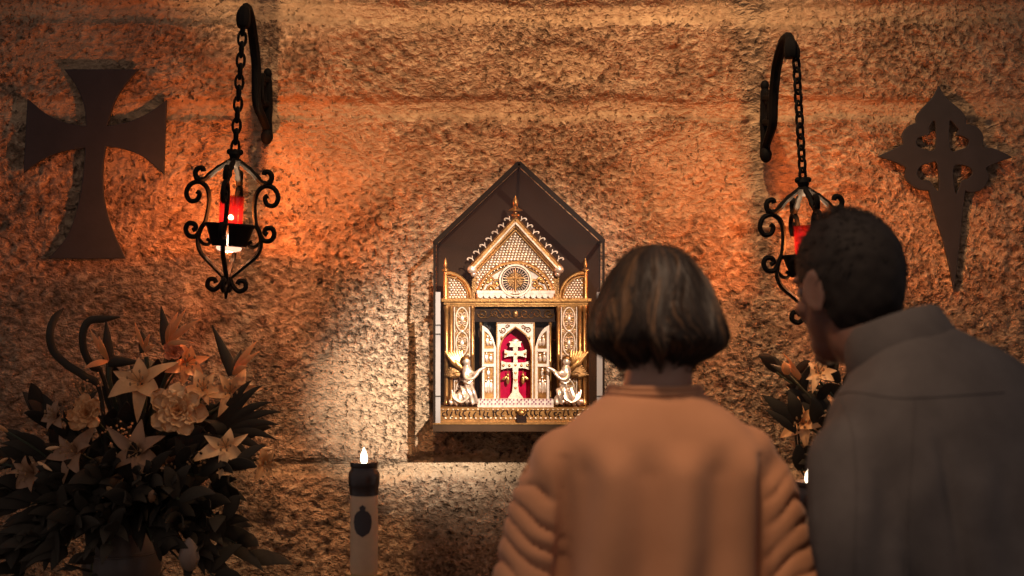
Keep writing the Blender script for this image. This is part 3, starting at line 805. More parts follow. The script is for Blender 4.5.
for s in (-1, 1):
    def sx(x): return x if s < 0 else mir(x)
    ang = R(18) * (1 if s < 0 else -1)
    hinge = q(sx(496), 360, T0 - .002)
    rot = Matrix.Translation(hinge) @ Matrix.Rotation(ang, 4, 'Z') @ Matrix.Translation(-hinge)
    ol = [(495.5, 401), (481, 401), (481, 325)] + cr2([(481, 325), (487, 329), (492, 337), (495.5, 348)], 4)[1:]
    holes_ = [[(493, 399), (483.3, 399), (483.3, 366.5), (493, 366.5)], [(493, 363.5), (483.3, 363.5), (483.3, 351.5), (493, 351.5)],
              [(493, 348.5), (483.3, 348.5), (483.3, 330.5), (487, 333.5), (490.5, 339), (493, 346)]]
    m = plate(qxz([(sx(a), b) for a, b in ol]), [qxz([(sx(a), b) for a, b in h_]) for h_ in holes_], T0 - .008, T0 - .001, .0008)
    dr = part('door', m.xform(rot), M['white_enamel'], shrine, smooth=False)
    m = MB(); m.prism(qxz([(sx(a), b) for a, b in ol]), T0 - .002, T0 + .001)
    part('door_panel', m.xform(rot), M['gold'], dr, smooth=False)
    m = MB()
    for (cx, cy, h_) in ((488, 386, 9), (488, 373, 4), (486, 358, 5), (490.5, 358.5, 4), (487, 341.5, 5.5), (490.5, 343, 3.5), (485.5, 387, 7), (490.8, 387, 7)):
        m.ell(q(sx(cx), cy, T0 - .004), (.0052, .0035, h_ * PX * .8), nu=8, nv=6)
        m.ell(q(sx(cx), cy - h_ * .95, T0 - .005), (.0034, .003, .0036), nu=8, nv=6)
    part('door_figures', m.xform(rot), M['silver'], dr)
# patterned white band under the doors
m = MB(); qbox(m, 478, 398, mir(478), 405.5, YR - .055, YR - .015)
bd = part('patterned_band', m, M['white_enamel'], shrine, smooth=False)
m = MB()
for k_ in range(10):
    x = 482.5 + k_ * 7.35
    for dx, dy in ((0, 0), (-1.9, -2.3), (1.9, -2.3), (-1.9, 2.3), (1.9, 2.3)):
        cx, cy = x + dx, 401.8 + dy * .85
        m.prism([(qx(cx + .9 * a, YR - .055), qz(cy + 1.15 * b, YR - .055)) for a, b in ((0, -1), (1, 0), (0, 1), (-1, 0))], YR - .0568, YR - .054)
part('lozenges', m, M['magenta'], bd, smooth=False)

# ------------------------------------------------------------------ double-armed cross in the niche
D0 = T0 + .018
def flare(mb, x0, x1, y0, y1, e, d0=D0 - .005, d1=D0 + .005):
    xm, ym = (x0 + x1) / 2, (y0 + y1) / 2; h = (y1 - y0) / 2
    mb.prism(qxz([(x0, y0), (x0 + e, y0 + h * .35), (xm, y0 + h * .45), (x1 - e, y0 + h * .35), (x1, y0), (x1, y1), (x1 - e, y1 - h * .35), (xm, y1 - h * .45), (x0 + e, y1 - h * .35), (x0, y1)]), d0, d1)
ct = thing('double_armed_cross', 'jewelled silver cross with two crossbars standing before red velvet', 'cross', V((qx(CX), D0, qz(399))))
m = MB(); m.prism(qxz([(513, 344), (518, 344), (517.3, 360), (518.4, 368), (517.6, 380), (519, 394), (512, 394), (513.4, 380), (512.6, 368), (513.7, 360)]), D0 - .006, D0 + .006)
part('shaft', m, M['silver'], ct, smooth=False)
m = MB(); flare(m, 504.5, 526.5, 349.5, 358, 4); part('upper_crossbar', m, M['silver'], ct, smooth=False)
m = MB(); flare(m, 501.3, 529.7, 361, 370, 5); lb = part('lower_crossbar', m, M['silver'], ct, smooth=False)
m = MB(); m.prism(qxz([(509, 341.5), (522, 341.5), (520.5, 344), (521.5, 347), (509.5, 347), (510.5, 344)]), D0 - .008, D0 + .004); m.ell(q(CX, 340.8, D0), (.010, .005, .006))
part('title_plaque', m, M['silver'], ct, smooth=False)
m = MB(); m.prism(qxz([(511.5, 393), (519.5, 393), (523, 398), (523, 399.4), (508, 399.4), (508, 398)]), D0 - .012, D0 + .010)
part('foot', m, M['silver'], ct, smooth=False)
for x, y in ((CX, 365), (CX, 354), (506, 354), (525, 354), (503.5, 365.5), (527.5, 365.5), (CX, 373), (CX, 380), (CX, 388), (509.5, 365.5), (521.5, 365.5)):
    m = MB(); m.ell(q(x, y, D0 - .007), (.0036, .003, .0036), nu=8, nv=6)
    part('jewel', m, M['gold'], ct)
for s in (-1, 1):
    m = MB(); x = CX + s * 7.6
    m.ell(q(x, 375, D0 - .003), (.0042, .004, .005)); m.ell(q(x, 380, D0 - .003), (.005, .004, .012)); m.ell(q(x + s * 3, 378, D0 - .002), (.009, .002, .004), Matrix.Rotation(R(s * 30), 3, 'Y'))
    m.tube([q(x, 370, D0 - .003), q(x, 374, D0 - .003)], .0010, 5)
    part('pendant', m, M['gold'], ct)

# ------------------------------------------------------------------ kneeling angels
def angel(s, label):
    AY = YR - .040
    def ap(x, y, d=0): return W(x if s < 0 else 2 * (CX + 1) - x, y, AY + d)
    zbase = qz(403.5)
    t = thing('angel_statuette', label, 'statuette', V((ap(462, 404).x, AY, zbase + .0005)), 'kneeling angel statuettes')
    m = MB()
    def sk(pts, rad, n=10): m.tube(pts, rad, n)
    m.ell(ap(466.5, 361.5), (.011, .011, .013)); m.ell(ap(466, 360, .004), (.012, .011, .012))
    sk(cr([ap(466.5, 364), ap(467, 369), ap(468, 377), ap(469, 384), ap(468, 391)], 3), [.005, .006, .011, .0135, .0145, .0145, .0135, .0125, .0125, .0135, .0155, .0175, .018][:13])
    sk(cr([ap(469, 371, -.004), ap(475, 374, -.012), ap(480, 370, -.014), ap(486, 367, -.012)], 3), [.007, .0068, .0065, .006, .006, .0055, .005, .0045, .0045, .005][:10])
    sk(cr([ap(465, 371, -.004), ap(466, 378, -.016), ap(472, 379, -.020), ap(478, 373, -.018)], 3), [.007, .0068, .0065, .006, .006, .0055, .005, .0045, .0045, .005][:10])
    # robe: bent knee and trailing leg
    sk(cr([ap(468, 388), ap(472, 392, -.012), ap(474, 398, -.012), ap(474, 403.8, -.010)], 3), [.0165, .0155, .0145, .0135, .0125, .012, .0115, .011, .011, .0105][:10])
    sk(cr([ap(467, 389), ap(463, 397, -.004), ap(456, 401, .0), ap(450, 402, .004)], 3), [.020, .020, .019, .018, .016, .014, .012, .010, .008, .006][:10])
    sk(cr([ap(468, 388, .006), ap(466, 397, .004), ap(466, 403.8, .0)], 3), [.018] * 7)
    b = remesh(m, .0022, 3)
    for i, p in enumerate(b.v):                        # drapery folds
        if p.z < ap(0, 384).z: p += b.n[i] * (.0026 * math.sin((p.x * 420 + p.z * 150)))
    bb = part('robed_body', b, M['silver'], t)
    # drapery swirls
    m = MB()
    for k_ in range(3):
        m.tube(cr([ap(452 + k_ * 2, 390 + k_ * 2, -.014), ap(454 + k_ * 2, 398 + k_, -.018), ap(461 + k_, 402, -.020), ap(468, 398 - k_ * 2, -.020), ap(469.5, 390 - k_, -.016)], 5), [.0028] * 21, 6)
    m.tube(cr([ap(464, 381, -.016), ap(468, 383, -.020), ap(472, 380.5, -.016)], 4), .003, 6)
    part('drapery', m, M['silver'], bb)
    m = MB(); m.ell(ap(466, 359, .003), (.0135, .012, .010)); m.ell(ap(464.5, 362, .006), (.010, .008, .012))
    part('curled_hair', m, M['gold_dark'], bb)
    def wing(root, tip, w, mm, d):
        m = MB(); a = V(root); b_ = V(tip); ax = (b_ - a); nrm = V((-ax.z, 0, ax.x)).normalized() * (1 if s < 0 else -1)
        for k_ in range(7):
            f = k_ / 6
            e = a + ax * (1 - .40 * f) + nrm * (-w * f)
            st = a + nrm * (-w * .12 * f)
            m.tube([st + V((0, d + .0012 * k_, 0)), (st + e) / 2 + nrm * .004 + V((0, d - .004 + .0012 * k_, 0)), e + V((0, d + .0012 * k_, 0))], [.0045, .0065, .0018], 8, flat=.35)
        m.ell((a * .7 + b_ * .3) + V((0, d - .002, 0)), (ax.length * .30, .004, .008), Matrix.Rotation(-math.atan2(ax.z, ax.x), 3, 'Y'))
        part('wing', m, M[mm], t)
    wing(ap(464, 371, .010), ap(445, 352, .012), .034, 'gold', .004)
    wing(ap(463, 375, .014), ap(444, 375, .016), .030, 'gold_dark', .006)
    return t
angel(-1, 'kneeling angel statuette with raised wing beside the open left door of the shrine')
angel(1, 'kneeling angel statuette on the shrine plinth, mostly hidden by the woman')

# ------------------------------------------------------------------ flowers
def frame(face, roll):
    z = V(face).normalized(); x = V((0, 0, 1)).cross(z)
    x = x.normalized() if x.length > 1e-4 else V((1, 0, 0)); y = z.cross(x)
    return Matrix((x, y, z)).transposed().to_4x4() @ Matrix.Rotation(roll, 4, 'Z')
def petal_grid(mb, L_, wid, curve, mtx, th=.0007, nu=9, nw=5, cup=.25, ruff=0, seed=0, rnd_tip=False):
    """curve(u)->(radial, height); a petal with a thin closed skin"""
    rows = []
    for side in (1, -1):
        g = []
        for i in range(nu + 1):
            u = i / nu; r, h = curve(u)
            w = wid * (math.sin(PI * min(1, .06 + .94 * u ** .8)) ** .8 + .02) if not rnd_tip else wid * (.12 + .95 * u ** .55) * math.sqrt(max(.015, 1 - u ** 7))
            ring = []
            for j in range(nw):
                t_ = (j / (nw - 1)) * 2 - 1
                rf = ruff * noise.noise(V((t_ * 1.7 + seed, u * 4., seed))) * abs(t_)
                ring.append(mtx @ V((r * L_, t_ * w * L_, h * L_ + cup * w * L_ * t_ * t_ + rf * L_ + side * th)))
            g.append(ring)
        rows.append(g)
    o = len(mb.v)
    for g in rows:
        for ring in g: mb.v += ring
    nn = (nu + 1) * nw
    for s_ in (0, 1):
        for i in range(nu):
            for j in range(nw - 1):
                a = o + s_ * nn + i * nw + j
                f = (a, a + 1, a + nw + 1, a + nw); mb.f.append(f if s_ == 0 else f[::-1])
    edge = [i * nw for i in range(nu + 1)] + [nu * nw + j for j in range(1, nw)] + [i * nw + nw - 1 for i in range(nu - 1, -1, -1)] + [j for j in range(nw - 2, 0, -1)]
    k = len(edge)
    for i in range(k): a, b = o + edge[i], o + edge[(i + 1) % k]; mb.f.append((b, a, a + nn, b + nn))
def stem_path(p, face, mouth, d=.04):
    a = p - V(face).normalized() * d
    mid = (a * .45 + mouth * .55) + V((0, .02, .05))
    return cr([p - V(face).normalized() * .012, a, mid, mouth, mouth + V((0, 0, -.12))], 5)
def lily(p, size, face, roll, mm, label, mouth, open_=1., cat='flower', bud=False):
    t = thing('lily', label, 'lily', p, 'lilies')
    rnd = random.Random(int(p.x * 9973 + p.z * 7919))
    fm = Matrix.Translation(p) @ frame(face, roll)
    m = MB()
    for k in range(6):
        inner = k % 2
        op = open_ * rnd.uniform(.70, 1.25); ln = size * rnd.uniform(.86, 1.12)
        cv = lambda u, op=op: (.03 + (.30 * u + .62 * u * u) * op, .50 * u - (.62 * op) * max(0, u - .30) ** 1.5 - .25 * op * max(0, u - .72) + (1 - min(1, op)) * .5 * u)
        mt = fm @ Matrix.Rotation(k * PI / 3 + rnd.uniform(-.20, .20), 4, 'Z') @ Matrix.Rotation(rnd.uniform(-.28, .28), 4, 'X')
        petal_grid(m, ln, .245 if inner else .175, cv, mt, ruff=.05, seed=k + p.x * 10)
    part('blossom', m, M[mm], t)
    m = MB()
    for k in range(6):
        a = k * PI / 3 + .5
        tip = V((math.cos(a) * .20, math.sin(a) * .20, .62)) * size
        m.tube([fm @ V((0, 0, .02)), fm @ (tip * .5 + V((0, 0, .05 * size))), fm @ tip], .0009, 5)
        m.ell(fm @ tip, (.0028, .0028, .0048), nu=6, nv=5)
    part('stamens', m, M['stamen'], t)
    m = MB(); pp = stem_path(p, face, mouth); m.tube(pp, .0032, 7)
    part('stem', m, M['stemgreen'], t)
    return t
def ruffle(p, size, face, mm, label, mouth, name, cat, n=26, seed=1, flat=1.):
    t = thing(name, label, cat, p)
    rnd = random.Random(seed); fm = Matrix.Translation(p) @ frame(face, rnd.random() * 3)
    m = MB()
    for k in range(n):
        f = k / n; ln = size * (.45 + .6 * f)
        tilt = .15 + 1.15 * f * flat
        cv = lambda u, tl=tilt: (.05 + u * math.sin(tl) * (.55 + .45 * u), .9 * u * math.cos(tl) + .05 - .12 * u * u * tl)
        petal_grid(m, ln, .36, cv, fm @ Matrix.Rotation(k * 2.4 + rnd.uniform(-.2, .2), 4, 'Z'), cup=.30, ruff=.42, seed=k * 1.3 + seed, nw=9, rnd_tip=True)
    part('blossom', m, M[mm], t)
    m = MB(); m.tube(stem_path(p, face, mouth), .0034, 7); part('stem', m, M['stemgreen'], t)
    return t
def blade(mb, a, b, w, bow=V((0, 0, 0)), tw=0., n=9, th=.0009, facing=V((0, -1, 0))):
    """lance-shaped leaf from a to b"""
    a, b = V(a), V(b); rows = []
    for sd in (1, -1):
        g = []
        for i in range(n + 1):
            u = i / n; c = a.lerp(b, u) + V(bow) * 4 * u * (1 - u)
            tg = (b - a + V(bow) * 4 * (1 - 2 * u)).normalized()
            nr = (V(facing) - tg * V(facing).dot(tg)).normalized(); sdv = tg.cross(nr)
            ww = w * (math.sin(PI * (.04 + .96 * u) ** .75) ** .9 + .02)
            g.append([c - sdv * ww + nr * (sd * th), c + nr * (ww * .28 + sd * th), c + sdv * ww + nr * (sd * th)])
        rows.append(g)
    o = len(mb.v); nn = (n + 1) * 3
    for g in rows:
        for r_ in g: mb.v += r_
    for s_ in (0, 1):
        for i in range(n):
            for j in range(2):
                q_ = o + s_ * nn + i * 3 + j; f = (q_, q_ + 1, q_ + 4, q_ + 3); mb.f.append(f if s_ else f[::-1])
    e = [i * 3 for i in range(n + 1)] + [n * 3 + 1] + [i * 3 + 2 for i in range(n, -1, -1)] + [1]
    for i in range(len(e)): x_, y_ = o + e[i], o + e[(i + 1) % len(e)]; mb.f.append((x_, y_, y_ + nn, x_ + nn))
def vase(px, Y, label):
    c = V(((px - 512) / F * Y, Y, LEDGE))
    t = thing('flower_vase', label, 'vase', c)
    m = MB(); m.lathe([(.055, 0), (.062, .004), (.060, .012), (.085, .05), (.100, .11), (.092, .16), (.066, .20), (.058, .222), (.070, .242), (.072, .246), (.066, .245), (.054, .222), (.06, .2), (.05, .18), (.002, .178)], c, 32)
    part('body', m, M['ceramic'], t)
    m = MB()
    m.tube([c + V((.094 * math.cos(2 * PI * j / 36), .094 * math.sin(2 * PI * j / 36), .15)) for j in range(36)], .0035, 6, closed=True)
    m.tube([c + V((.098 * math.cos(2 * PI * j / 36), .098 * math.sin(2 * PI * j / 36), .085)) for j in range(36)], .0035, 6, closed=True)
    part('raised_bands', m, M['ceramic'], t)
    return c + V((0, 0, .24))
YV = 3.62
mouthL = vase(122, YV, 'brown glazed ceramic vase under the lily arrangement below the flared cross')
mouthR = vase(892, YV, 'brown ceramic flower vase on the ledge hidden behind the man')
def mo(m, i): return m + V((.03 * math.cos(i * 2.4), .03 * math.sin(i * 2.4), 0))
G = 395.
lil = [ # px py depth halfspan facing roll material open label
    (142, 384, 3.50, 38, (-.05, -1, .35), .52, 'petal_cream', 1.0, 'largest open lily, at the top centre of the arrangement beside two crane flowers'),
    (184, 364, 3.58, 30, (.55, -.8, .2), .2, 'petal_orange', .85, 'lily glowing orange directly below the tall upright spiky flower'),
    (203, 391, 3.52, 28, (.2, -.9, .5), .9, 'petal_cream', .8, 'half open cream lily tucked between the big ruffled bloom and the spotted lily'),
    (230, 393, 3.55, 32, (.25, -1, .25), .1, 'petal_cream', 1.0, 'cream lily at the upper edge beside the dark fan of leaves'),
    (226, 447, 3.46, 29, (.12, -1, .25), .45, 'petal_pale', 1.05, 'palest lily with a broad star shape, low on the lantern side'),
    (262, 463, 3.50, 22, (.75, -1, -.1), .8, 'petal_cream', .75, 'small lily facing sideways at the lowest outer corner'),
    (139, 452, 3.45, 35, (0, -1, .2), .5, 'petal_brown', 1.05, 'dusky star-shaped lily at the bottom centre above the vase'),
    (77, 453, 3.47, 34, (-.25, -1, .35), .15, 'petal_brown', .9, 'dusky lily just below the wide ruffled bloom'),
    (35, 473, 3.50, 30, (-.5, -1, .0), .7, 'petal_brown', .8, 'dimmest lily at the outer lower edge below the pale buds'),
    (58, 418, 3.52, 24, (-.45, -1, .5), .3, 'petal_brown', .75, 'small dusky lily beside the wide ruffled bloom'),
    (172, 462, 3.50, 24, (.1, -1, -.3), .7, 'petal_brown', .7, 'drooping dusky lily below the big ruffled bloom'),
]
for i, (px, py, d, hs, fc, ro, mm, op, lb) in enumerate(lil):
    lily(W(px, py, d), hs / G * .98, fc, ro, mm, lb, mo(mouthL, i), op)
lilR = [(819, 374, 3.56, 22, (-.2, -1, .5), .3, 'petal_pale', .85, 'pale lily against the collar of the man'),
        (803, 424, 3.52, 28, (-.35, -1, .2), .8, 'petal_cream', .9, 'cream lily in the gap between the two people'),
        (803, 448, 3.54, 18, (-.2, -1, -.2), .4, 'petal_cream', .7, 'small cream lily lowest in the gap between the two people'),
        (1003, 364, 3.56, 17, (.3, -1, .6), .5, 'petal_pale', .8, 'small pale lily peeping over the shoulder of the man'),
        (1020, 380, 3.54, 16, (.4, -1, .4), .1, 'petal_pale', .8, 'pale lily cut by the picture edge beside the shoulder of the man')]
for i, (px, py, d, hs, fc, ro, mm, op, lb) in enumerate(lilR):
    lily(W(px, py, d), hs / G * 1.0, fc, ro, mm, lb, mo(mouthR, i), op)
ruffle(W(179, 411, 3.46), .074, (.1, -1, .2), 'petal_pale', 'large pale ruffled bloom in the middle of the arrangement', mo(mouthL, 20), 'ruffled_bloom', 'flower', 30, 5)
ruffle(W(88, 414, 3.47), .052, (-.05, -1, .3), 'petal_cream', 'wide flattened ruffled bloom on the outer side of the arrangement', mo(mouthL, 21), 'ruffled_bloom', 'flower', 26, 8, .9)
ruffle(W(174, 354, 3.56), .036, (.1, -1, .3), 'rose', 'small tight orange rose under the upright spiky flower', mo(mouthL, 22), 'rose', 'rose', 20, 3, .6)

def crane(base, bract, petals, mouth, label, w=.012, mm='petal_orange', d=3.56, extra=()):
    bp = W(base[0], base[1], d)
    t = thing('crane_flower', label, 'flower', bp, 'spiky crane flowers')
    m = MB()
    for tp in bract:
        b_ = W(tp[0], tp[1], d + .01)
        m.tube([bp, bp.lerp(b_, .35) + V((0, -.004, 0)), bp.lerp(b_, .7), b_], [.016, .014, .008, .0012], 10, flat=.6)
    part('bract', m, M['leaf'], t)
    for i, (tx, ty, ww) in enumerate(petals):
        m = MB(); blade(m, bp + V((0, -.006 - .002 * i, 0)), W(tx, ty, d - .03 - .012 * i), ww / G * .66, V((0, -.012, .004)), n=8)
        part('petal', m, M[mm], t)
    m = MB(); m.tube(stem_path(bp, (0, -.2, 1), mouth, .06), .0055, 8); part('stem', m, M['stemgreen'], t)
crane((168, 344), [(161, 306)], [(178, 312, 4.5), (186, 309, 4.5), (201, 319, 5), (171, 322, 3), (195, 343, 4)], mo(mouthL, 31), 'tallest crane flower, orange petals fanning upward beside a dark upright spike')
crane((109, 361), [(106, 320), (140, 362)], [(90, 329, 4), (99, 336, 4), (84, 369, 4.5)], mo(mouthL, 32), 'crane flower with three narrow petals pointing outward, near the curled dark stems')
crane((234, 374), [(212, 325), (241, 350)], [(257, 341, 5), (260, 351, 4), (248, 366, 5)], mo(mouthL, 33), 'crane flower beside a dark blade, on the lantern side of the arrangement')
crane((146, 352), [(141, 330)], [(135, 322, 3), (150, 334, 3), (156, 345, 3.5)], mo(mouthL, 34), 'small crane flower bud with short petals between its two larger neighbours')
crane((800, 380), [(770, 364)], [(786, 364, 5), (782, 352, 2.5)], mo(mouthR, 35), 'crane flower bud pointing away from the man behind his chin')

def curl(pts, d, r, label, mouth):
    p = [W(x, y, dd) for (x, y), dd in zip(pts, d)]
    path = cr(p + [mouth.lerp(p[-1], .35), mouth, mouth + V((0, 0, -.1))], 6)
    k = len(path)
    m = MB(); m.tube(path, [max(.0016, r * min(1, (i + 1) / 7) * (1 if i < k * .62 else .55)) for i in range(k)], 9, flat=.7)
    solo('curled_stem', m, M['leaf'], label, 'stem', origin=mouth)
curl([(64, 308), (55, 318), (50, 333), (53, 350), (66, 364), (84, 376), (100, 392)], [3.6, 3.58, 3.56, 3.56, 3.56, 3.57, 3.58], .0100, 'thick dark stem bowed outward like a sickle, outermost of the arrangement', mo(mouthL, 41))
curl([(120, 317), (103, 319), (89, 321), (83, 333), (84, 350), (92, 366), (104, 380)], [3.58, 3.57, 3.56, 3.56, 3.57, 3.58, 3.6], .0095, 'dark stem hooked over at the top, next to the sickle-shaped stem', mo(mouthL, 42))

def branch(mouth, tip, label, group, seed, nl=9, ll=.10, lw=.014, d=None, droop=.0, name='leafy_branch'):
    rnd = random.Random(seed); tp = V(tip)
    t = thing(name, label, 'foliage', mouth, group)
    path = cr([mouth + V((0, 0, -.1)), mouth, mouth.lerp(tp, .5) + V((0, -.02, .05)), tp], 6)
    m = MB(); m.tube(path, .0028, 6); part('stem', m, M['stemgreen'], t)
    m = MB()
    k = len(path)
    for i in range(nl):
        f = .42 + .58 * i / (nl - 1); b_ = path[min(k - 1, int(f * (k - 1)))]
        tg = (tp - mouth).normalized()
        sd = V((rnd.uniform(-1, 1), rnd.uniform(-.9, .4), rnd.uniform(-.4, .7)))
        dr_ = (tg * .7 + sd * .9).normalized()
        e = b_ + dr_ * ll * rnd.uniform(.7, 1.15) + V((0, 0, -droop * ll))
        blade(m, b_, e, lw * rnd.uniform(.8, 1.2), V((0, 0, .012)), facing=V((rnd.uniform(-.6, .6), -1, rnd.uniform(-.2, .8))))
    part('leaves', m, M['leaf'], t)
rnd = random.Random(12)
tips = [(30, 455, 3.56), (12, 500, 3.55), (60, 490, 3.46), (100, 480, 3.42), (150, 485, 3.42), (205, 475, 3.46), (235, 500, 3.48), (240, 440, 3.56), (110, 430, 3.62), (70, 430, 3.62), (200, 430, 3.62), (155, 420, 3.64), (40, 420, 3.60), (120, 395, 3.64),
        (20, 535, 3.50), (75, 530, 3.42), (185, 525, 3.42), (238, 545, 3.5), (5, 465, 3.6), (130, 505, 3.4), (60, 560, 3.44), (205, 560, 3.44), (20, 575, 3.5), (-10, 520, 3.5), (35, 545, 3.44), (110, 545, 3.38), (160, 560, 3.40), (225, 520, 3.42), (250, 562, 3.46), (-5, 562, 3.46), (90, 578, 3.38), (215, 578, 3.42), (180, 500, 3.38), (60, 520, 3.46), (232, 470, 3.44), (215, 415, 3.62), (165, 375, 3.66)]
for i, (x, y, d) in enumerate(tips):
    branch(mo(mouthL, i), W(x, y, d), 'branch of dark leaves filling the flower arrangement below the flared cross', 'dark leafy branches below the flared cross', 100 + i, 15, .105, .017)
# fan of long dark leaves on the lantern side
t = thing('fan_leaf', 'fan of long dark narrow leaves arching out below the lantern', 'foliage', W(216, 440, 3.56))
m = MB(); m.tube(cr([W(216, 440, 3.56), W(190, 480, 3.6), mo(mouthL, 7), mo(mouthL, 7) + V((0, 0, -.1))], 5), .0045, 7); part('stem', m, M['stemgreen'], t)
m = MB()
for (x, y) in ((263, 385), (272, 402), (282, 412), (279, 425), (277, 440), (268, 455), (252, 380), (256, 466)):
    blade(m, W(216, 440, 3.555), W(x, y, 3.50), .0125, V((0, -.01, .022)))
part('leaves', m, M['leaf'], t)
# small buds and filler
def bud(px, py, tx, ty, d, w, mm, label, mouth):
    t = thing('flower_bud', label, 'bud', W(px, py, d))
    a, b_ = W(px, py, d), W(tx, ty, d - .02)
    m = MB(); m.tube([a.lerp(b_, x) for x in (0, .15, .4, .7, .92, 1)], [w * x for x in (.3, .75, 1, .8, .35, .1)], 10); part('bud', m, M[mm], t)
    m = MB(); m.tube(cr([a, a.lerp(mouth, .4) + V((0, -.01, .02)), mouth, mouth + V((0, 0, -.1))], 5), .0026, 6); part('stem', m, M['stemgreen'], t)
bud(8, 432, -4, 424, 3.5, .0055, 'petal_cream', 'slim pale bud at the picture edge, upper of two', mo(mouthL, 51))
bud(-1, 463, 8, 458, 3.5, .0055, 'petal_cream', 'slim pale bud at the picture edge, lower of two', mo(mouthL, 52))
bud(46, 449, 60, 447, 3.46, .005, 'petal_pale', 'slim pale bud lying level beside the dusky lily', mo(mouthL, 53))
bud(38, 462, 52, 471, 3.45, .005, 'petal_pale', 'slim pale bud drooping over the dimmest lily', mo(mouthL, 54))
bud(151, 502, 153, 490, 3.40, .010, 'petal_brown', 'single closed bud low over the vase', mo(mouthL, 55))
bud(258, 450, 273, 449, 3.5, .006, 'petal_pale', 'slim pale bud above the small sideways lily', mo(mouthL, 56))
bud(189, 570, 189, 538, 3.40, .026, 'vasepale', 'large drooping closed blossom beside the vase', mo(mouthL, 57))
bud(788, 374, 784, 362, 3.5, .012, 'petal_orange', 'orange bud behind the chin of the man', mo(mouthR, 58))
def spray(cx, cy, d, rx, ry, n, mouth, label, seed):
    rnd = random.Random(seed)
    t = thing('filler_spray', label, 'filler flowers', W(cx, cy, d))
    m = MB(); s_ = MB(); c = W(cx, cy + ry * 1.6, d + .02)
    for i in range(n):
        p = W(cx + rnd.gauss(0, rx * .5), cy + rnd.gauss(0, ry * .5), d + rnd.uniform(-.02, .02))
        m.ell(p, (.0032, .0032, .0028), nu=6, nv=4); s_.tube([p, (p + c) / 2, c], .0006, 4)
    s_.tube(cr([c, c.lerp(mouth, .5), mouth, mouth + V((0, 0, -.1))], 5), .0018, 5)
    part('tiny_blooms', m, M['petal_cream'], t); part('stems', s_, M['stemgreen'], t)
spray(125, 433, 3.5, 16, 10, 34, mo(mouthL, 61), 'spray of tiny blooms between the wide ruffled bloom and the bottom lily', 1)
spray(193, 465, 3.46, 10, 7, 20, mo(mouthL, 62), 'spray of tiny blooms beside the palest lily', 2)
spray(85, 385, 3.58, 14, 10, 26, mo(mouthL, 63), 'spray of tiny blooms above the wide ruffled bloom', 3)
for i, (x, y, d) in enumerate([(776, 372, 3.6), (800, 400, 3.56), (820, 430, 3.5), (830, 370, 3.6), (995, 385, 3.56), (1010, 410, 3.54), (800, 470, 3.5), (815, 500, 3.48), (940, 400, 3.6), (900, 380, 3.6)]):
    branch(mo(mouthR, i), W(x, y, d), 'branch of dark leaves in the flower arrangement behind the man', 'dark leafy branches behind the man', 300 + i, 13, .09, .016)
# two broad oval leaves seen against the wall
for i, (a, b_, lb) in enumerate((((795, 424), (762, 395), 'broad oval dark leaf leaning toward the woman, seen against the orange wall'), ((798, 422), (789, 391), 'broad oval dark leaf standing upright beside the leaning oval leaf'), ((795, 432), (764, 409), 'slim dark leaf under the two broad oval leaves'))):
    m = MB(); blade(m, W(a[0], a[1], 3.5), W(b_[0], b_[1], 3.48), (.017, .018, .010)[i], V((0, -.01, .005)))
    m.tube(cr([W(a[0], a[1], 3.5), W(a[0] + 14, a[1] + 50, 3.53), mo(mouthR, 70 + i), mo(mouthR, 70 + i) + V((0, 0, -.1))], 5), .0025, 6)
    solo('oval_leaf', m, M['leaf'], lb, 'leaf', origin=W(a[0], a[1], 3.5))

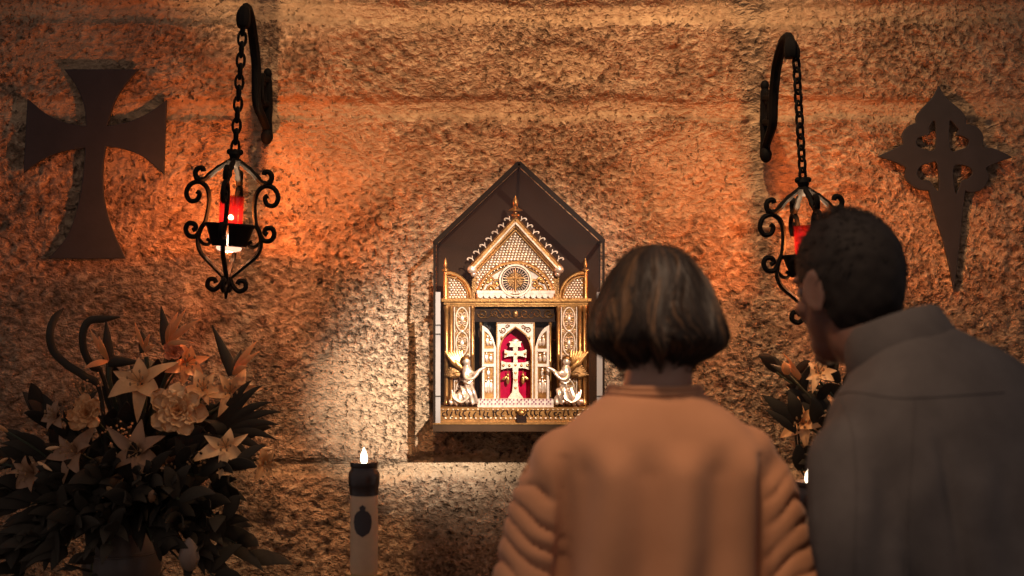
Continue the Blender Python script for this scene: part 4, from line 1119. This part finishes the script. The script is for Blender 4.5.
# ------------------------------------------------------------------ candles on floor stands
def candle(px, pyb, pyt, Y, label, slabel, wick=True):
    cx = (px - 512) / F * Y; zb_ = CAMZ - (pyb - 288) / F * Y; u = Y / F; c = V((cx, Y, zb_))
    H = (pyb - pyt) * u
    t = thing('devotional_candle', label, 'candle', c)
    r = 14 * u
    m = MB(); m.lathe([(r * .3, 0), (r * .96, 0), (r, .004), (r, H * .62), (r, H * .74), (r * .92, H * .765), (r * .3, H * .77)], c, 32); part('body', m, M['wax'], t)
    m = MB(); m.lathe([(r * .93, H * .70), (r * 1.04, H * .705), (r * 1.04, H * .77), (r * 1.09, H * .785), (r * 1.12, H * .81), (r * 1.13, H * .86), (r * 1.10, H * .905), (r * .96, H * .925), (r * .93, H * .95), (r * 1.0, H * .965), (r * .98, H), (r * .9, H), (r * .86, H * .965), (r * .3, H * .96)], c, 32)
    part('cap', m, M['capplastic'], t)
    m = MB()
    prof_ = cr2([(.0022, H * .955), (.0058, H * .995), (.0070, H * 1.03), (.0054, H * 1.07), (.0024, H * 1.10), (.0003, H * 1.125)], 4)
    m.lathe(prof_, c, 16); part('flame', m, M['flame'], t)
    # printed emblem wrapped on the front of the body
    m = MB()
    shp = [(0, 20), (3.2, 17.5), (2.4, 14.5), (5.5, 13), (8.5, 9), (9.6, 3), (8.8, -3), (6.5, -8), (3.5, -10), (0, -12), (-3.5, -10), (-6.5, -8), (-8.8, -3), (-9.6, 3), (-8.5, 9), (-5.5, 13), (-2.4, 14.5), (-3.2, 17.5)]
    ctr = (0, 2)
    for i in range(len(shp)):
        a, b_ = shp[i], shp[(i + 1) % len(shp)]
        for k in range(4):
            f0, f1 = k / 4, (k + 1) / 4
            quad = []
            for (f, pnt) in ((f0, a), (f1, a), (f1, b_), (f0, b_)):
                x = (ctr[0] + (pnt[0] - ctr[0]) * f) * u; z = (ctr[1] + (pnt[1] - ctr[1]) * f) * u
                th = x / r
                quad.append(c + V(((r + .0006) * math.sin(th), -(r + .0006) * math.cos(th), H * .45 + z)))
            m.add(quad, [(0, 1, 2, 3)])
    part('printed_emblem', m, M['emblem'], t)
    s = thing('candle_stand', slabel, 'candle stand', V((cx, Y, 0)))
    m = MB(); m.lathe([(.004, zb_ - .012), (.040, zb_ - .010), (.043, zb_ - .001), (.041, zb_ + .002), (.039, zb_ - .0002), (.004, zb_ - .0002)], (cx, Y, 0), 28); part('dish', m, M['brass'], s)
    m = MB(); m.lathe([(.022, .05), (.012, .08), (.009, .2), (.009, .5), (.014, .52), (.009, .54), (.009, zb_ - .05), (.02, zb_ - .012)], (cx, Y, 0), 14); part('pole', m, M['iron'], s)
    for k in range(3):
        a = k * 2 * PI / 3 + .5
        m = MB(); m.tube(cr([(cx, Y, .10), (cx + .07 * math.cos(a), Y + .07 * math.sin(a), .085), (cx + .14 * math.cos(a), Y + .14 * math.sin(a), .02), (cx + .17 * math.cos(a), Y + .17 * math.sin(a), .008)], 4), .008, 8); part('foot', m, M['iron'], s)
    return c, H
cA, HA = candle(364, 573, 461.5, 3.05, 'tall cream devotional candle with a dark emblem and lit flame below the case', 'brass dish on a black stand under the lit cream candle below the case')
cB, HB = candle(808, 590, 481, 3.05, 'cream devotional candle burning in the gap between the woman and the man', 'brass dish on a black stand under the candle hidden by the man')

# ------------------------------------------------------------------ people
def capsule(mb, pts, rad, n=14, k=4):
    p = cr(pts, k); kk = len(p)
    rr = []
    for i in range(kk):
        f = i / k; a = min(int(f), len(rad) - 2); t_ = f - a
        rr.append(rad[a] * (1 - t_) + rad[a + 1] * t_)
    mb.tube(p, rr, n); mb.ell(p[0], (rr[0],) * 3); mb.ell(p[-1], (rr[-1],) * 3)
def torso_loft(mb, secs, n=28, e=2.4):
    out = []
    for z, rx, ry, cy in secs:
        ring = []
        for j in range(n):
            a = 2 * PI * j / n; c_, s_ = math.cos(a), math.sin(a)
            ring.append(V((rx * math.copysign(abs(c_) ** (2 / e), c_), cy + ry * math.copysign(abs(s_) ** (2 / e), s_), z)))
        out.append(ring)
    # interpolate the sections smoothly
    rr = []
    for i in range(len(out) - 1):
        for k in range(4):
            t_ = k / 4
            a, b, c, d = out[max(i - 1, 0)], out[i], out[i + 1], out[min(i + 2, len(out) - 1)]
            rr.append([.5 * ((2 * b[j]) + (c[j] - a[j]) * t_ + (2 * a[j] - 5 * b[j] + 4 * c[j] - d[j]) * t_ * t_ + (3 * b[j] - a[j] - 3 * c[j] + d[j]) * t_ ** 3) for j in range(n)])
    rr.append(out[-1]); mb.rings(rr)
def head_parts(k=1.):
    m = MB()
    m.ell((0, -.012, .032), (.075, .097, .084)); m.ell((0, .022, -.025), (.060, .064, .078)); m.ell((0, .036, -.078), (.044, .044, .034))
    m.ell((0, .066, -.098), (.020, .018, .016)); m.tube([(0, .082, .018), (0, .094, -.005), (0, .106, -.026), (0, .094, -.036)], [.008, .0095, .0125, .011], 10)
    for s in (-1, 1):
        m.ell((s * .011, .094, -.030), (.009, .010, .007)); m.ell((s * .028, .074, .024), (.026, .014, .008)); m.ell((s * .040, .055, -.022), (.022, .022, .018))
        ex = s * .074
        ring = [(ex + s * (.008 + .006 * math.cos(a)), -.006 + .017 * math.cos(a) - .004, -.004 + .029 * math.sin(a)) for a in [2 * PI * i / 16 for i in range(16)]]
        m.tube(ring, .0055, 8, closed=True); m.ell((ex + s * .004, -.008, -.006), (.007, .014, .024)); m.ell((ex + s * .006, -.004, -.030), (.006, .008, .009))
    m.ell((0, .083, -.058), (.022, .010, .0055)); m.ell((0, .082, -.067), (.019, .011, .0055))
    return m
def hand_parts(side):
    """palm hangs along -z from the wrist at the origin, thumb side toward +y"""
    m = MB()
    m.tube([(0, 0, .02), (0, .002, -.02), (0, .004, -.055), (0, .004, -.085)], [.027, .034, .040, .036], 14, flat=.42, up=(1, 0, 0))
    for i, (y, ln) in enumerate(((.030, .070), (.011, .079), (-.009, .073), (-.027, .056))):
        z0 = -.082 + (.004 if i == 3 else 0); cx = -side * .004
        p = [V((0, y, z0)), V((cx * 2, y * 1.06, z0 - ln * .42)), V((cx * 5.5, y * 1.08, z0 - ln * .76)), V((cx * 9, y * 1.06, z0 - ln * .98))]
        capsule(m, p, [.0092, .0086, .0078, .0066], 10, 3)
    capsule(m, [V((0, .026, -.022)), V((-side * .012, .046, -.048)), V((-side * .018, .054, -.075)), V((-side * .022, .054, -.094))], [.013, .011, .0095, .008], 10, 3)
    return m
def place(mb, m): mb.v = [m @ p for p in mb.v]; return mb
from mathutils.bvhtree import BVHTree

def person(label, root_m, bend, head_m, neck0, body_secs, cloth_secs, arms, carms, skin, cloth_m, cloth_name, fold, hairf, leg):
    """all local geometry is built facing +y and then moved by root_m"""
    b = MB(); tmp = MB(); torso_loft(tmp, body_secs); tmp.v = [bend(p) for p in tmp.v]; b.join(tmp)
    hp = place(head_parts(), head_m); b.join(hp)
    hc = head_m @ V((0, -.022, -.075)); hd_ = head_m @ V((0, -.015, -.02))
    capsule(b, [neck0 + V((0, -.01, -.05)), neck0, hc, hd_], [.066, .056, .052, .05], 16)
    for s, jj in arms.items():
        capsule(b, jj[:3], [.045, .043, .036], 14); capsule(b, jj[2:4], [.037, .026], 14)
        w = (jj[3] - jj[2]).normalized()
        zax = -w; yax = V((0, 0, 1)) - zax * zax.z
        yax = yax.normalized() if yax.length > .05 else V((0, 1, 0)); xax = yax.cross(zax)
        hm = Matrix.Translation(jj[3]) @ Matrix((xax, yax, zax)).transposed().to_4x4()
        b.join(place(hand_parts(s), hm))
    for s in (-1, 1):
        hx, kx, ax = leg
        capsule(b, [V((s * hx, 0, .88)), V((s * kx, .015, .48)), V((s * ax, -.01, .085))], [.085, .055, .036], 14)
        capsule(b, [V((s * ax, -.03, .045)), V((s * ax * 1.05, .06, .04)), V((s * ax * 1.15, .15, .025))], [.036, .036, .022], 12)
    body = remesh(place(b, root_m), .0062, 5)
    base = root_m @ V((0, 0, 0))
    o = link('person', mesh_of('person', body, base), M[skin], None, base)
    tag(o, label, 'person')
    for s in (-1, 1):
        m = MB(); m.ell(head_m @ V((s * .029, .0740, .006)), (.0105, .0105, .0105)); part('eye', place(m, root_m), M['eye'], o)
    # garment
    c = MB(); tmp = MB(); torso_loft(tmp, cloth_secs); tmp.v = [bend(p) for p in tmp.v]; c.join(tmp)
    for s, (pts, rad) in carms.items():
        capsule(c, pts, rad, 18)
    g = remesh(c, .0055, 22)
    for i, p in enumerate(g.v): p += g.n[i] * fold(p, g.n[i])
    bv = BVHTree.FromPolygons([tuple(p) for p in g.v], g.f)
    gl = MB(); gl.add(g.v, g.f)
    ob_g = part(cloth_name, place(gl, root_m), M[cloth_m], o)
    # trousers and shoes
    m = MB(); m.ell((0, .0, .92), (leg[0] + .105, .135, .10))
    for s in (-1, 1):
        hx, kx, ax = leg
        capsule(m, [V((s * hx, 0, .88)), V((s * kx, .015, .48)), V((s * ax, -.012, .075))], [.10, .080, .066], 16)
    part('trousers', place(remesh(m, .012, 4), root_m), M['trousers'], o)
    for s in (-1, 1):
        ax = leg[2]; m = MB()
        capsule(m, [V((s * ax, -.045, .05)), V((s * ax * 1.05, .05, .048)), V((s * ax * 1.2, .165, .036))], [.047, .046, .034], 14)
        m.box((s * ax - .04, -.085, .0), (s * ax + .045, .19, .016))
        part('shoe', place(remesh(m, .007, 4), root_m), M['shoes'], o)
    return o, bv, ob_g

def yawm(x, y, a): return Matrix.Translation(V((x, y, 0))) @ Matrix.Rotation(a, 4, 'Z')

# --- the woman in the tan sweater
WX, WY = .2195, 2.2
rm = yawm(WX, WY, R(3))
def nobend(p): return p
hm = Matrix.Translation(V((.006, .030, 1.520))) @ Matrix.Rotation(R(8), 4, 'Z') @ Matrix.Rotation(R(-4), 4, 'X') @ Matrix.Scale(.92, 4)
bsec = [(.80, .165, .11, 0), (.92, .168, .115, 0), (1.04, .135, .10, 0), (1.16, .135, .10, 0), (1.27, .148, .098, 0), (1.325, .140, .085, -.006), (1.36, .10, .066, -.01), (1.395, .06, .052, -.012)]
csec = [(.78, .182, .135, 0), (.90, .180, .134, 0), (1.05, .160, .122, 0), (1.15, .155, .118, 0), (1.25, .160, .118, -.002), (1.31, .166, .112, -.006), (1.345, .158, .098, -.010), (1.378, .128, .083, -.012), (1.400, .098, .072, -.012), (1.414, .080, .066, -.010), (1.421, .068, .058, -.010)]
arms = {s: [V((s * .132, -.008, 1.305)), V((s * .176, -.015, 1.22)), V((s * .206, -.034, 1.085)), V((s * .085, .20, 1.03))] for s in (-1, 1)}
carms = {s: ([V((s * .138, -.008, 1.312)), V((s * .170, -.012, 1.24)), V((s * .196, -.022, 1.15)), V((s * .208, -.034, 1.075)), V((s * .14, .10, 1.045)), V((s * .100, .17, 1.035))], [.056, .056, .052, .052, .044, .036]) for s in (-1, 1)}
def wfold(p, n):
    d = noise.noise(V((p.x * 7, p.y * 7, p.z * 3.2))) * .004
    ax = abs(p.x)
    arm = sst(.150, .172, ax) * (1 - sst(1.27, 1.32, p.z))
    q_ = p.z * 1.05 - (ax - .2) * .75 + p.y * .35
    w = .35 - 1.5 * (1 - abs(math.sin(.5 * (q_ * 140 + 5.2 * noise.noise(V((p.x * 14, p.y * 10, p.z * 12))) + (1.2 if p.x > 0 else 0))))) ** 1.7
    d += arm * (.0080 * w * (.45 + .9 * noise.noise(V((p.x * 9, 3, p.z * 14)))))
    # long soft folds that fall from the shoulder blades
    if n.y < .2:
        tr = (1 - arm) * (1 - sst(1.30, 1.36, p.z))
        d += tr * .016 * math.sin((p.x * 62 + noise.noise(V((p.x * 4, 1, p.z * 5))) * 2.2) * (1.0))*(.45+.55*sst(1.32,1.18,p.z) if False else .7)
        # diagonal pull from the armholes
        dd = abs(abs(p.x) - (.148 + (1.28 - p.z) * .02)); d -= .008 * math.exp(-(dd / .009) ** 2) * sst(1.36, 1.28, p.z) if p.z < 1.33 else 0
    return d
woman, wbv, _ = person('person seen from behind in a tan crew-neck sweater with brown bobbed hair, facing the case', rm, nobend, hm, V((0, -.012, 1.40)), bsec, csec, arms, carms, 'skin', 'sweater', 'sweater', wfold, None, (.09, .09, .085))
# ribbed neckline
m = MB()
for k_, (dz, rr_) in enumerate(((0, .0050), (-.009, .0042), (.008, .0040))):
    m.tube([rm @ V(((.0715 + .5 * abs(dz) * (1 if dz < 0 else -.3)) * math.cos(a), -.008 + .062 * math.sin(a), 1.421 + dz - .028 * max(0, math.sin(a)))) for a in [2 * PI * i / 48 for i in range(48)]], rr_, 8, closed=True)
part('ribbed_neckline', m, M['sweater'], woman)
# bobbed hair: a full mass plus strands lying on it
HC = V((.006, .010, 0)); HT = 1.6480
hp_ = [(0, .004), (.002, .018), (.007, .032), (.020, .050), (.033, .060), (.048, .070), (.064, .0785), (.080, .0855), (.098, .093), (.116, .0995), (.130, .103), (.143, .1055), (.153, .102), (.163, .090), (.174, .070), (.186, .050)]
def hair_r(t_, a):
    """t_ 0..1 down the mass, a angle (pi/2 = face)"""
    f = t_ * (len(hp_) - 1); i = min(int(f), len(hp_) - 2); u = f - i
    dz = hp_[i][0] * (1 - u) + hp_[i + 1][0] * u; r = hp_[i][1] * (1 - u) + hp_[i + 1][1] * u
    fr = math.sin(a)
    face = sst(.55, .85, fr) * sst(.048, .075, dz)
    wob = 1 + .05 * noise.noise(V((math.cos(a) * 2.2, math.sin(a) * 2.2, dz * 9))) + .03 * noise.noise(V((math.cos(a) * 8, math.sin(a) * 9, dz * 5)))
    side = 1 + .03 * math.cos(a) * sst(.10, .15, dz)
    r *= wob * side
    dz2 = dz + (.020 * noise.noise(V((math.cos(a) * 4, math.sin(a) * 4, 3))) + .010 * noise.noise(V((math.cos(a) * 13, math.sin(a) * 13, 8)))) * t_
    yy = r * (1.06 if fr < 0 else 1.0)
    return V((HC.x + r * math.cos(a), HC.y + yy * math.sin(a) * (1 - .55 * face), HT - dz2))
m = MB(); tone = []
NA, NT = 96, 30
rings_ = [[hair_r(i / NT, 2 * PI * j / NA) for j in range(NA)] for i in range(NT + 1)]
for i in range(NT + 1):
    for j in range(NA):
        gv = noise.noise(V((j * .55, i * .02, 5))); c_ = HC + V((0, 0, rings_[i][j].z))
        d_ = (rings_[i][j] - c_); rings_[i][j] = c_ + d_ * (1 + .03 * gv)
inner = [[HC + V((0, 0, HT - .17)) + (p - HC - V((0, 0, HT - .17))) * .6 for p in rings_[-1]]]
m.rings(rings_ + inner); tone += [.25] * len(m.v)
rnd = random.Random(77)
for k_ in range(1150):
    a0 = rnd.uniform(PI * .86, PI * 2.14) if k_ % 5 else rnd.uniform(0, 2 * PI)
    t0 = rnd.uniform(.02, .45); t1 = min(1.02, t0 + rnd.uniform(.35, .75)); lift = 1.006 + rnd.random() * .045
    pth = []; sd_ = rnd.random() * .6
    for i in range(11):
        t_ = t0 + (t1 - t0) * i / 10; a = a0 + .32 * noise.noise(V((a0 * 2.2, t_ * 2.6, sd_))) + .09 * math.sin(t_ * 8 + a0 * 5 + sd_ * 4)
        p = hair_r(min(1, t_), a); c_ = HC + V((0, 0, p.z))
        pth.append(rm @ (c_ + (p - c_) * (lift + .02 * noise.noise(V((a0 * 20, t_ * 6, 1)))) + V((0, 0, -.012 * max(0, t_ - .96) / .06))))
    n0 = len(m.v)
    hl = noise.noise(V((math.cos(a0) * 5, math.sin(a0) * 5, 2))) 
    tn = .35 + .45 * max(0, hl * 2) + rnd.uniform(-.12, .3) * (1 if hl > 0 else .5)
    w = rnd.uniform(.0007, .0016); m.tube(pth, [w * x for x in (.4, .8, 1, 1, 1, 1, 1, 1, .9, .7, .3)], 4)
    tone += [max(0, min(1, tn))] * (len(m.v) - n0)
nmass = (NT + 2) * NA
m.v = [rm @ p if i < nmass else p for i, p in enumerate(m.v)]
hr = part('bobbed_hair', m, M['hair_brown'], woman)
at = hr.data.attributes.new('tone', 'FLOAT', 'POINT'); at.data.foreach_set('value', tone)

# --- the man in the dark jacket, leaning forward
MX, MY = .785, 2.09
rm = yawm(MX, MY, R(30))
AL = R(19)
def mbend(p):
    a = AL * sst(.86, 1.22, p.z)
    if a == 0: return V(p)
    dz = p.z - .93; c_, s_ = math.cos(a), math.sin(a)
    q_ = V((p.x, p.y * c_ + dz * s_, dz * c_ - p.y * s_)); b_ = R(10) * sst(.86, 1.25, p.z)
    return V((q_.x * math.cos(b_) - q_.z * math.sin(b_), q_.y, .93 + q_.z * math.cos(b_) + q_.x * math.sin(b_)))
def loc(w): return rm.inverted() @ V(w)
hw = V((.543, 2.31, 1.577))
hm = rm.inverted() @ Matrix.Translation(hw) @ Matrix.Rotation(R(31), 4, 'Z') @ Matrix.Rotation(R(-8), 4, 'X') @ Matrix.Diagonal((.97, .95, 1.05, 1))
bsec = [(.82, .175, .115, 0), (.95, .17, .115, 0), (1.1, .165, .112, 0), (1.25, .175, .112, 0), (1.36, .175, .1, -.006), (1.41, .15, .085, -.01), (1.46, .11, .072, -.012), (1.49, .07, .062, -.012)]
csec = [(.78, .205, .145, 0), (.95, .20, .142, 0), (1.1, .198, .140, 0), (1.25, .210, .140, -.004), (1.36, .212, .130, -.008), (1.42, .195, .116, -.010), (1.470, .158, .098, -.014), (1.505, .112, .084, -.014), (1.53, .082, .072, -.012)]
aj = {s: [mbend(V((s * .155, -.004, 1.37))), mbend(V((s * .222, -.01, 1.26))), mbend(V((s * .250, .03, 1.10))), V((.13 if s > 0 else -.06, .27, .95))] for s in (-1, 1)}
ca = {s: ([mbend(V((s * .165, -.005, 1.385))), mbend(V((s * .215, -.012, 1.30))), mbend(V((s * .238, -.005, 1.20))), mbend(V((s * .248, .028, 1.09))), V((.165 if s > 0 else -.135, .19, .99)), V((.14 if s > 0 else -.075, .255, .955))], [.070, .068, .063, .059, .050, .042]) for s in (-1, 1)}
def mfold(p, n):
    d = noise.noise(V((p.x * 6, p.y * 6, p.z * 3.4))) * .006 + noise.noise(V((p.x * 17 + p.z * 6, p.y * 12, p.z * 9))) * .0035
    ax = abs(p.x)
    if n.y < .2:
        # pull lines under the yoke
        d += .0045 * math.sin(p.x * 85 + p.z * 22 * (1 if p.x > 0 else -1) + 2 * noise.noise(V((p.x * 5, 2, p.z * 6)))) * sst(1.40, 1.30, p.z) if False else .0042 * math.sin(p.x * 80 + p.z * 24 * (1 if p.x > 0 else -1) + 2 * noise.noise(V((p.x * 5, 2, p.z * 6)))) * (1 - sst(1.28, 1.36, p.z))
        dd = abs(ax - (.188 + (1.34 - p.z) * .03)); d -= .009 * math.exp(-(dd / .010) ** 2) * (1 - sst(1.33, 1.39, p.z))
    return d
man, mbv, jk = person('person in a charcoal denim jacket with short dark hair, leaning toward the case', rm, mbend, hm, mbend(V((0, -.008, 1.495))), bsec, csec, aj, ca, 'skin_tan', 'denim', 'jacket', mfold, None, (.10, .10, .095))
# seams: a raised line laid on the cloth
def seam(pts, r, inv=False):
    out_ = []
    for x, z in pts:
        h = mbv.ray_cast(V((x, -1.5, z)), V((0, 1, 0)))
        if h[0] is not None: out_.append(rm @ (h[0] + V((0, -.001, 0))))
    m = MB()
    if len(out_) > 3: m.tube(out_, r, 6)
    return m
def seam_seen(pts, r):
    """a seam laid on the cloth where the photograph shows it"""
    o_ = loc((0, 0, CAMZ)); out_ = []
    for px, py in cr2(pts, 8):
        d_ = (loc(W(px, py, 2.)) - o_).normalized(); h = mbv.ray_cast(o_, d_)
        if h[0] is not None and (not out_ or (rm @ h[0] - out_[-1]).length < .05): out_.append(rm @ h[0])
    m = MB(); m.tube(out_, r, 6); return m
part('yoke_seam', seam_seen([(824, 402), (850, 392), (900, 398), (960, 395), (1004, 392)], .0018), M['denim'], jk)
part('armhole_seam', seam_seen([(840, 398), (852, 430), (856, 480), (855, 530), (853, 600)], .0017), M['denim'], jk)
part('back_seam', seam_seen([(915, 400), (912, 450), (908, 520), (906, 620)], .0014), M['denim'], jk)
# turned collar
def colr(i, n, r0, up, out_): 
    a = -PI / 2 + (-2.25 + 4.5 * i / n)
    return V((r0 * math.cos(a) * 1.02, -.010 + r0 * .92 * math.sin(a), 1.500 + .018 + up * 1.15 - .030 * max(0, math.sin(a)))) + V((math.cos(a) * out_, math.sin(a) * out_, 0))
n_ = 36; rg = []
for i in range(n_ + 1):
    sec = [colr(i, n_, .078, -.012, 0), colr(i, n_, .072, .018, 0), colr(i, n_, .068, .044, 0), colr(i, n_, .071, .050, .002), colr(i, n_, .078, .044, .004), colr(i, n_, .083, .022, .006), colr(i, n_, .088, .000, .008), colr(i, n_, .087, -.006, .007), colr(i, n_, .082, .010, .004), colr(i, n_, .078, .030, .002), colr(i, n_, .080, .008, .001)]
    rg.append([rm @ mbend(p + V((0, .012, 0))) for p in sec])
m = MB(); m.rings(rg); part('collar', m, M['denim'], jk)
# short hair
m = MB(); nu, nv = 120, 60; out_ = []
for i in range(nv + 1):
    th = PI * i / nv; th = max(.01, min(PI - .01, th)); ring = []
    for j in range(nu):
        a = 2 * PI * j / nu
        d_ = V((math.sin(th) * math.cos(a), math.sin(th) * math.sin(a), math.cos(th)))
        p = V((0, -.012, .030)) + V((d_.x * (.0800 + .002 * (d_.z < 0)), d_.y * .1035, d_.z * (.091 if d_.z > 0 else .125)))
        # hairline: rises over the forehead, dips to the nape
        fr = d_.y
        line = -.100 + .135 * sst(-.35, .75, fr) + .035 * sst(.55, .95, fr)
        # around the ear
        ear = math.exp(-((p.y + .006) / .024) ** 2) * .050 * (1 if abs(d_.x) > .55 else 0)
        sink = sst(line + ear + .004, line + ear - .010, p.z) if False else 1 - sst(line + ear - .012, line + ear + .006, p.z)
        d_ = d_ * (1 + .07 * sst(.30, .62, min(d_.z, math.hypot(d_.x, d_.y))))
        nz = .0022 * noise.noise(p * 55) + .0012 * noise.noise(p * 140)
        p = V((0, -.012, .030)) + (p - V((0, -.012, .030))) * (1 - .20 * sink) + d_ * nz
        ring.append(rm @ (hm @ p))
    out_.append(ring)
m.rings(out_)
rnd = random.Random(5)
for k_ in range(700):
    th = rnd.uniform(0, 1.75); a = rnd.uniform(0, 2 * PI)
    d_ = V((math.sin(th) * math.cos(a), math.sin(th) * math.sin(a), math.cos(th)))
    p = V((0, -.012, .030)) + V((d_.x * .081, d_.y * .1035, d_.z * .0925))
    if p.z < -.02 + .075 * sst(-.35, .75, d_.y): continue
    lay = V((rnd.uniform(-.4, .4), .35 - d_.y * .2, -.5 * (1 - d_.z) + .1)).normalized()
    m.tube([rm @ (hm @ p), rm @ (hm @ (p + d_ * .004 + lay * .006)), rm @ (hm @ (p + d_ * .0055 + lay * .014))], [.0009, .0008, .0002], 4)
part('short_hair', m, M['hair_black'], man)

# ------------------------------------------------------------------ light and camera
world = bpy.data.worlds.new('dim_chapel'); bpy.context.scene.world = world; world.use_nodes = True
wn = world.node_tree; wb = wn.nodes['Background']
wb.inputs[0].default_value = (.36, .305, .30, 1); wb.inputs[1].default_value = .56
WARM = (1, .63, .34)
# narrow spotlight on the case from the ceiling, high on the right
light('case_and_fill_spot', 'SPOT', (1.18, .10, 2.98), 1250, (1, .92, .82), (.02, 3.88, 1.47), spot_size=R(13.5), spot_blend=1., shadow_soft_size=.02)
light('case_and_fill_spot', 'SPOT', (1.16, .12, 2.96), 2000, (1, .97, .92), (-.215, 3.98, 1.335), spot_size=R(9.6), spot_blend=1., shadow_soft_size=.02)  # second spot, added to brighten the wall left of the case
# ceiling wash over the stone wall
light('wall_washer', 'SPOT', (.1, 2.75, 3.95), 335, WARM, (.24, 4.0, 2.1), spot_size=R(67), spot_blend=1., shadow_soft_size=.06)
# overhead lamp above the visitors
light('ceiling_lamp', 'SPOT', (.05, 1.35, 3.3), 120, (1, .66, .42), (.34, 2.2, 1.44), spot_size=R(29), spot_blend=1., shadow_soft_size=.10)
# candle light in the two lanterns
for lr in (lt, lt2):
    p = lamp_pt(lr, ZT + .026); light('lantern_candle', 'POINT', p, 28, (1, .62, .34), shadow_soft_size=.006)
    p = lamp_pt(lr, ZB - .030); light('lantern_flame', 'POINT', p, 4.5, (1, .30, .10), shadow_soft_size=.012)
for c_, h_ in ((cA, HA), (cB, HB)):
    light('candle_light', 'POINT', c_ + V((0, 0, h_ * 1.10)), .6, (1, .58, .28), shadow_soft_size=.008)

cam = bpy.data.cameras.new('camera'); co = bpy.data.objects.new('camera', cam); C.objects.link(co)
co.location = (0, 0, CAMZ); co.rotation_euler = (PI / 2, 0, 0)
cam.sensor_width = 36; cam.lens = 50; cam.clip_start = .05
cam.dof.use_dof = True; cam.dof.focus_distance = 3.86; cam.dof.aperture_fstop = 3.2
sc = bpy.context.scene; sc.camera = co
sc.view_settings.view_transform = 'Standard'; sc.view_settings.look = 'None'; sc.view_settings.gamma = 1; sc.view_settings.exposure = 0
sc.view_settings.use_curve_mapping = False
sc.cycles.max_bounces = 8; sc.cycles.transparent_max_bounces = 16; sc.cycles.sample_clamp_indirect = 4
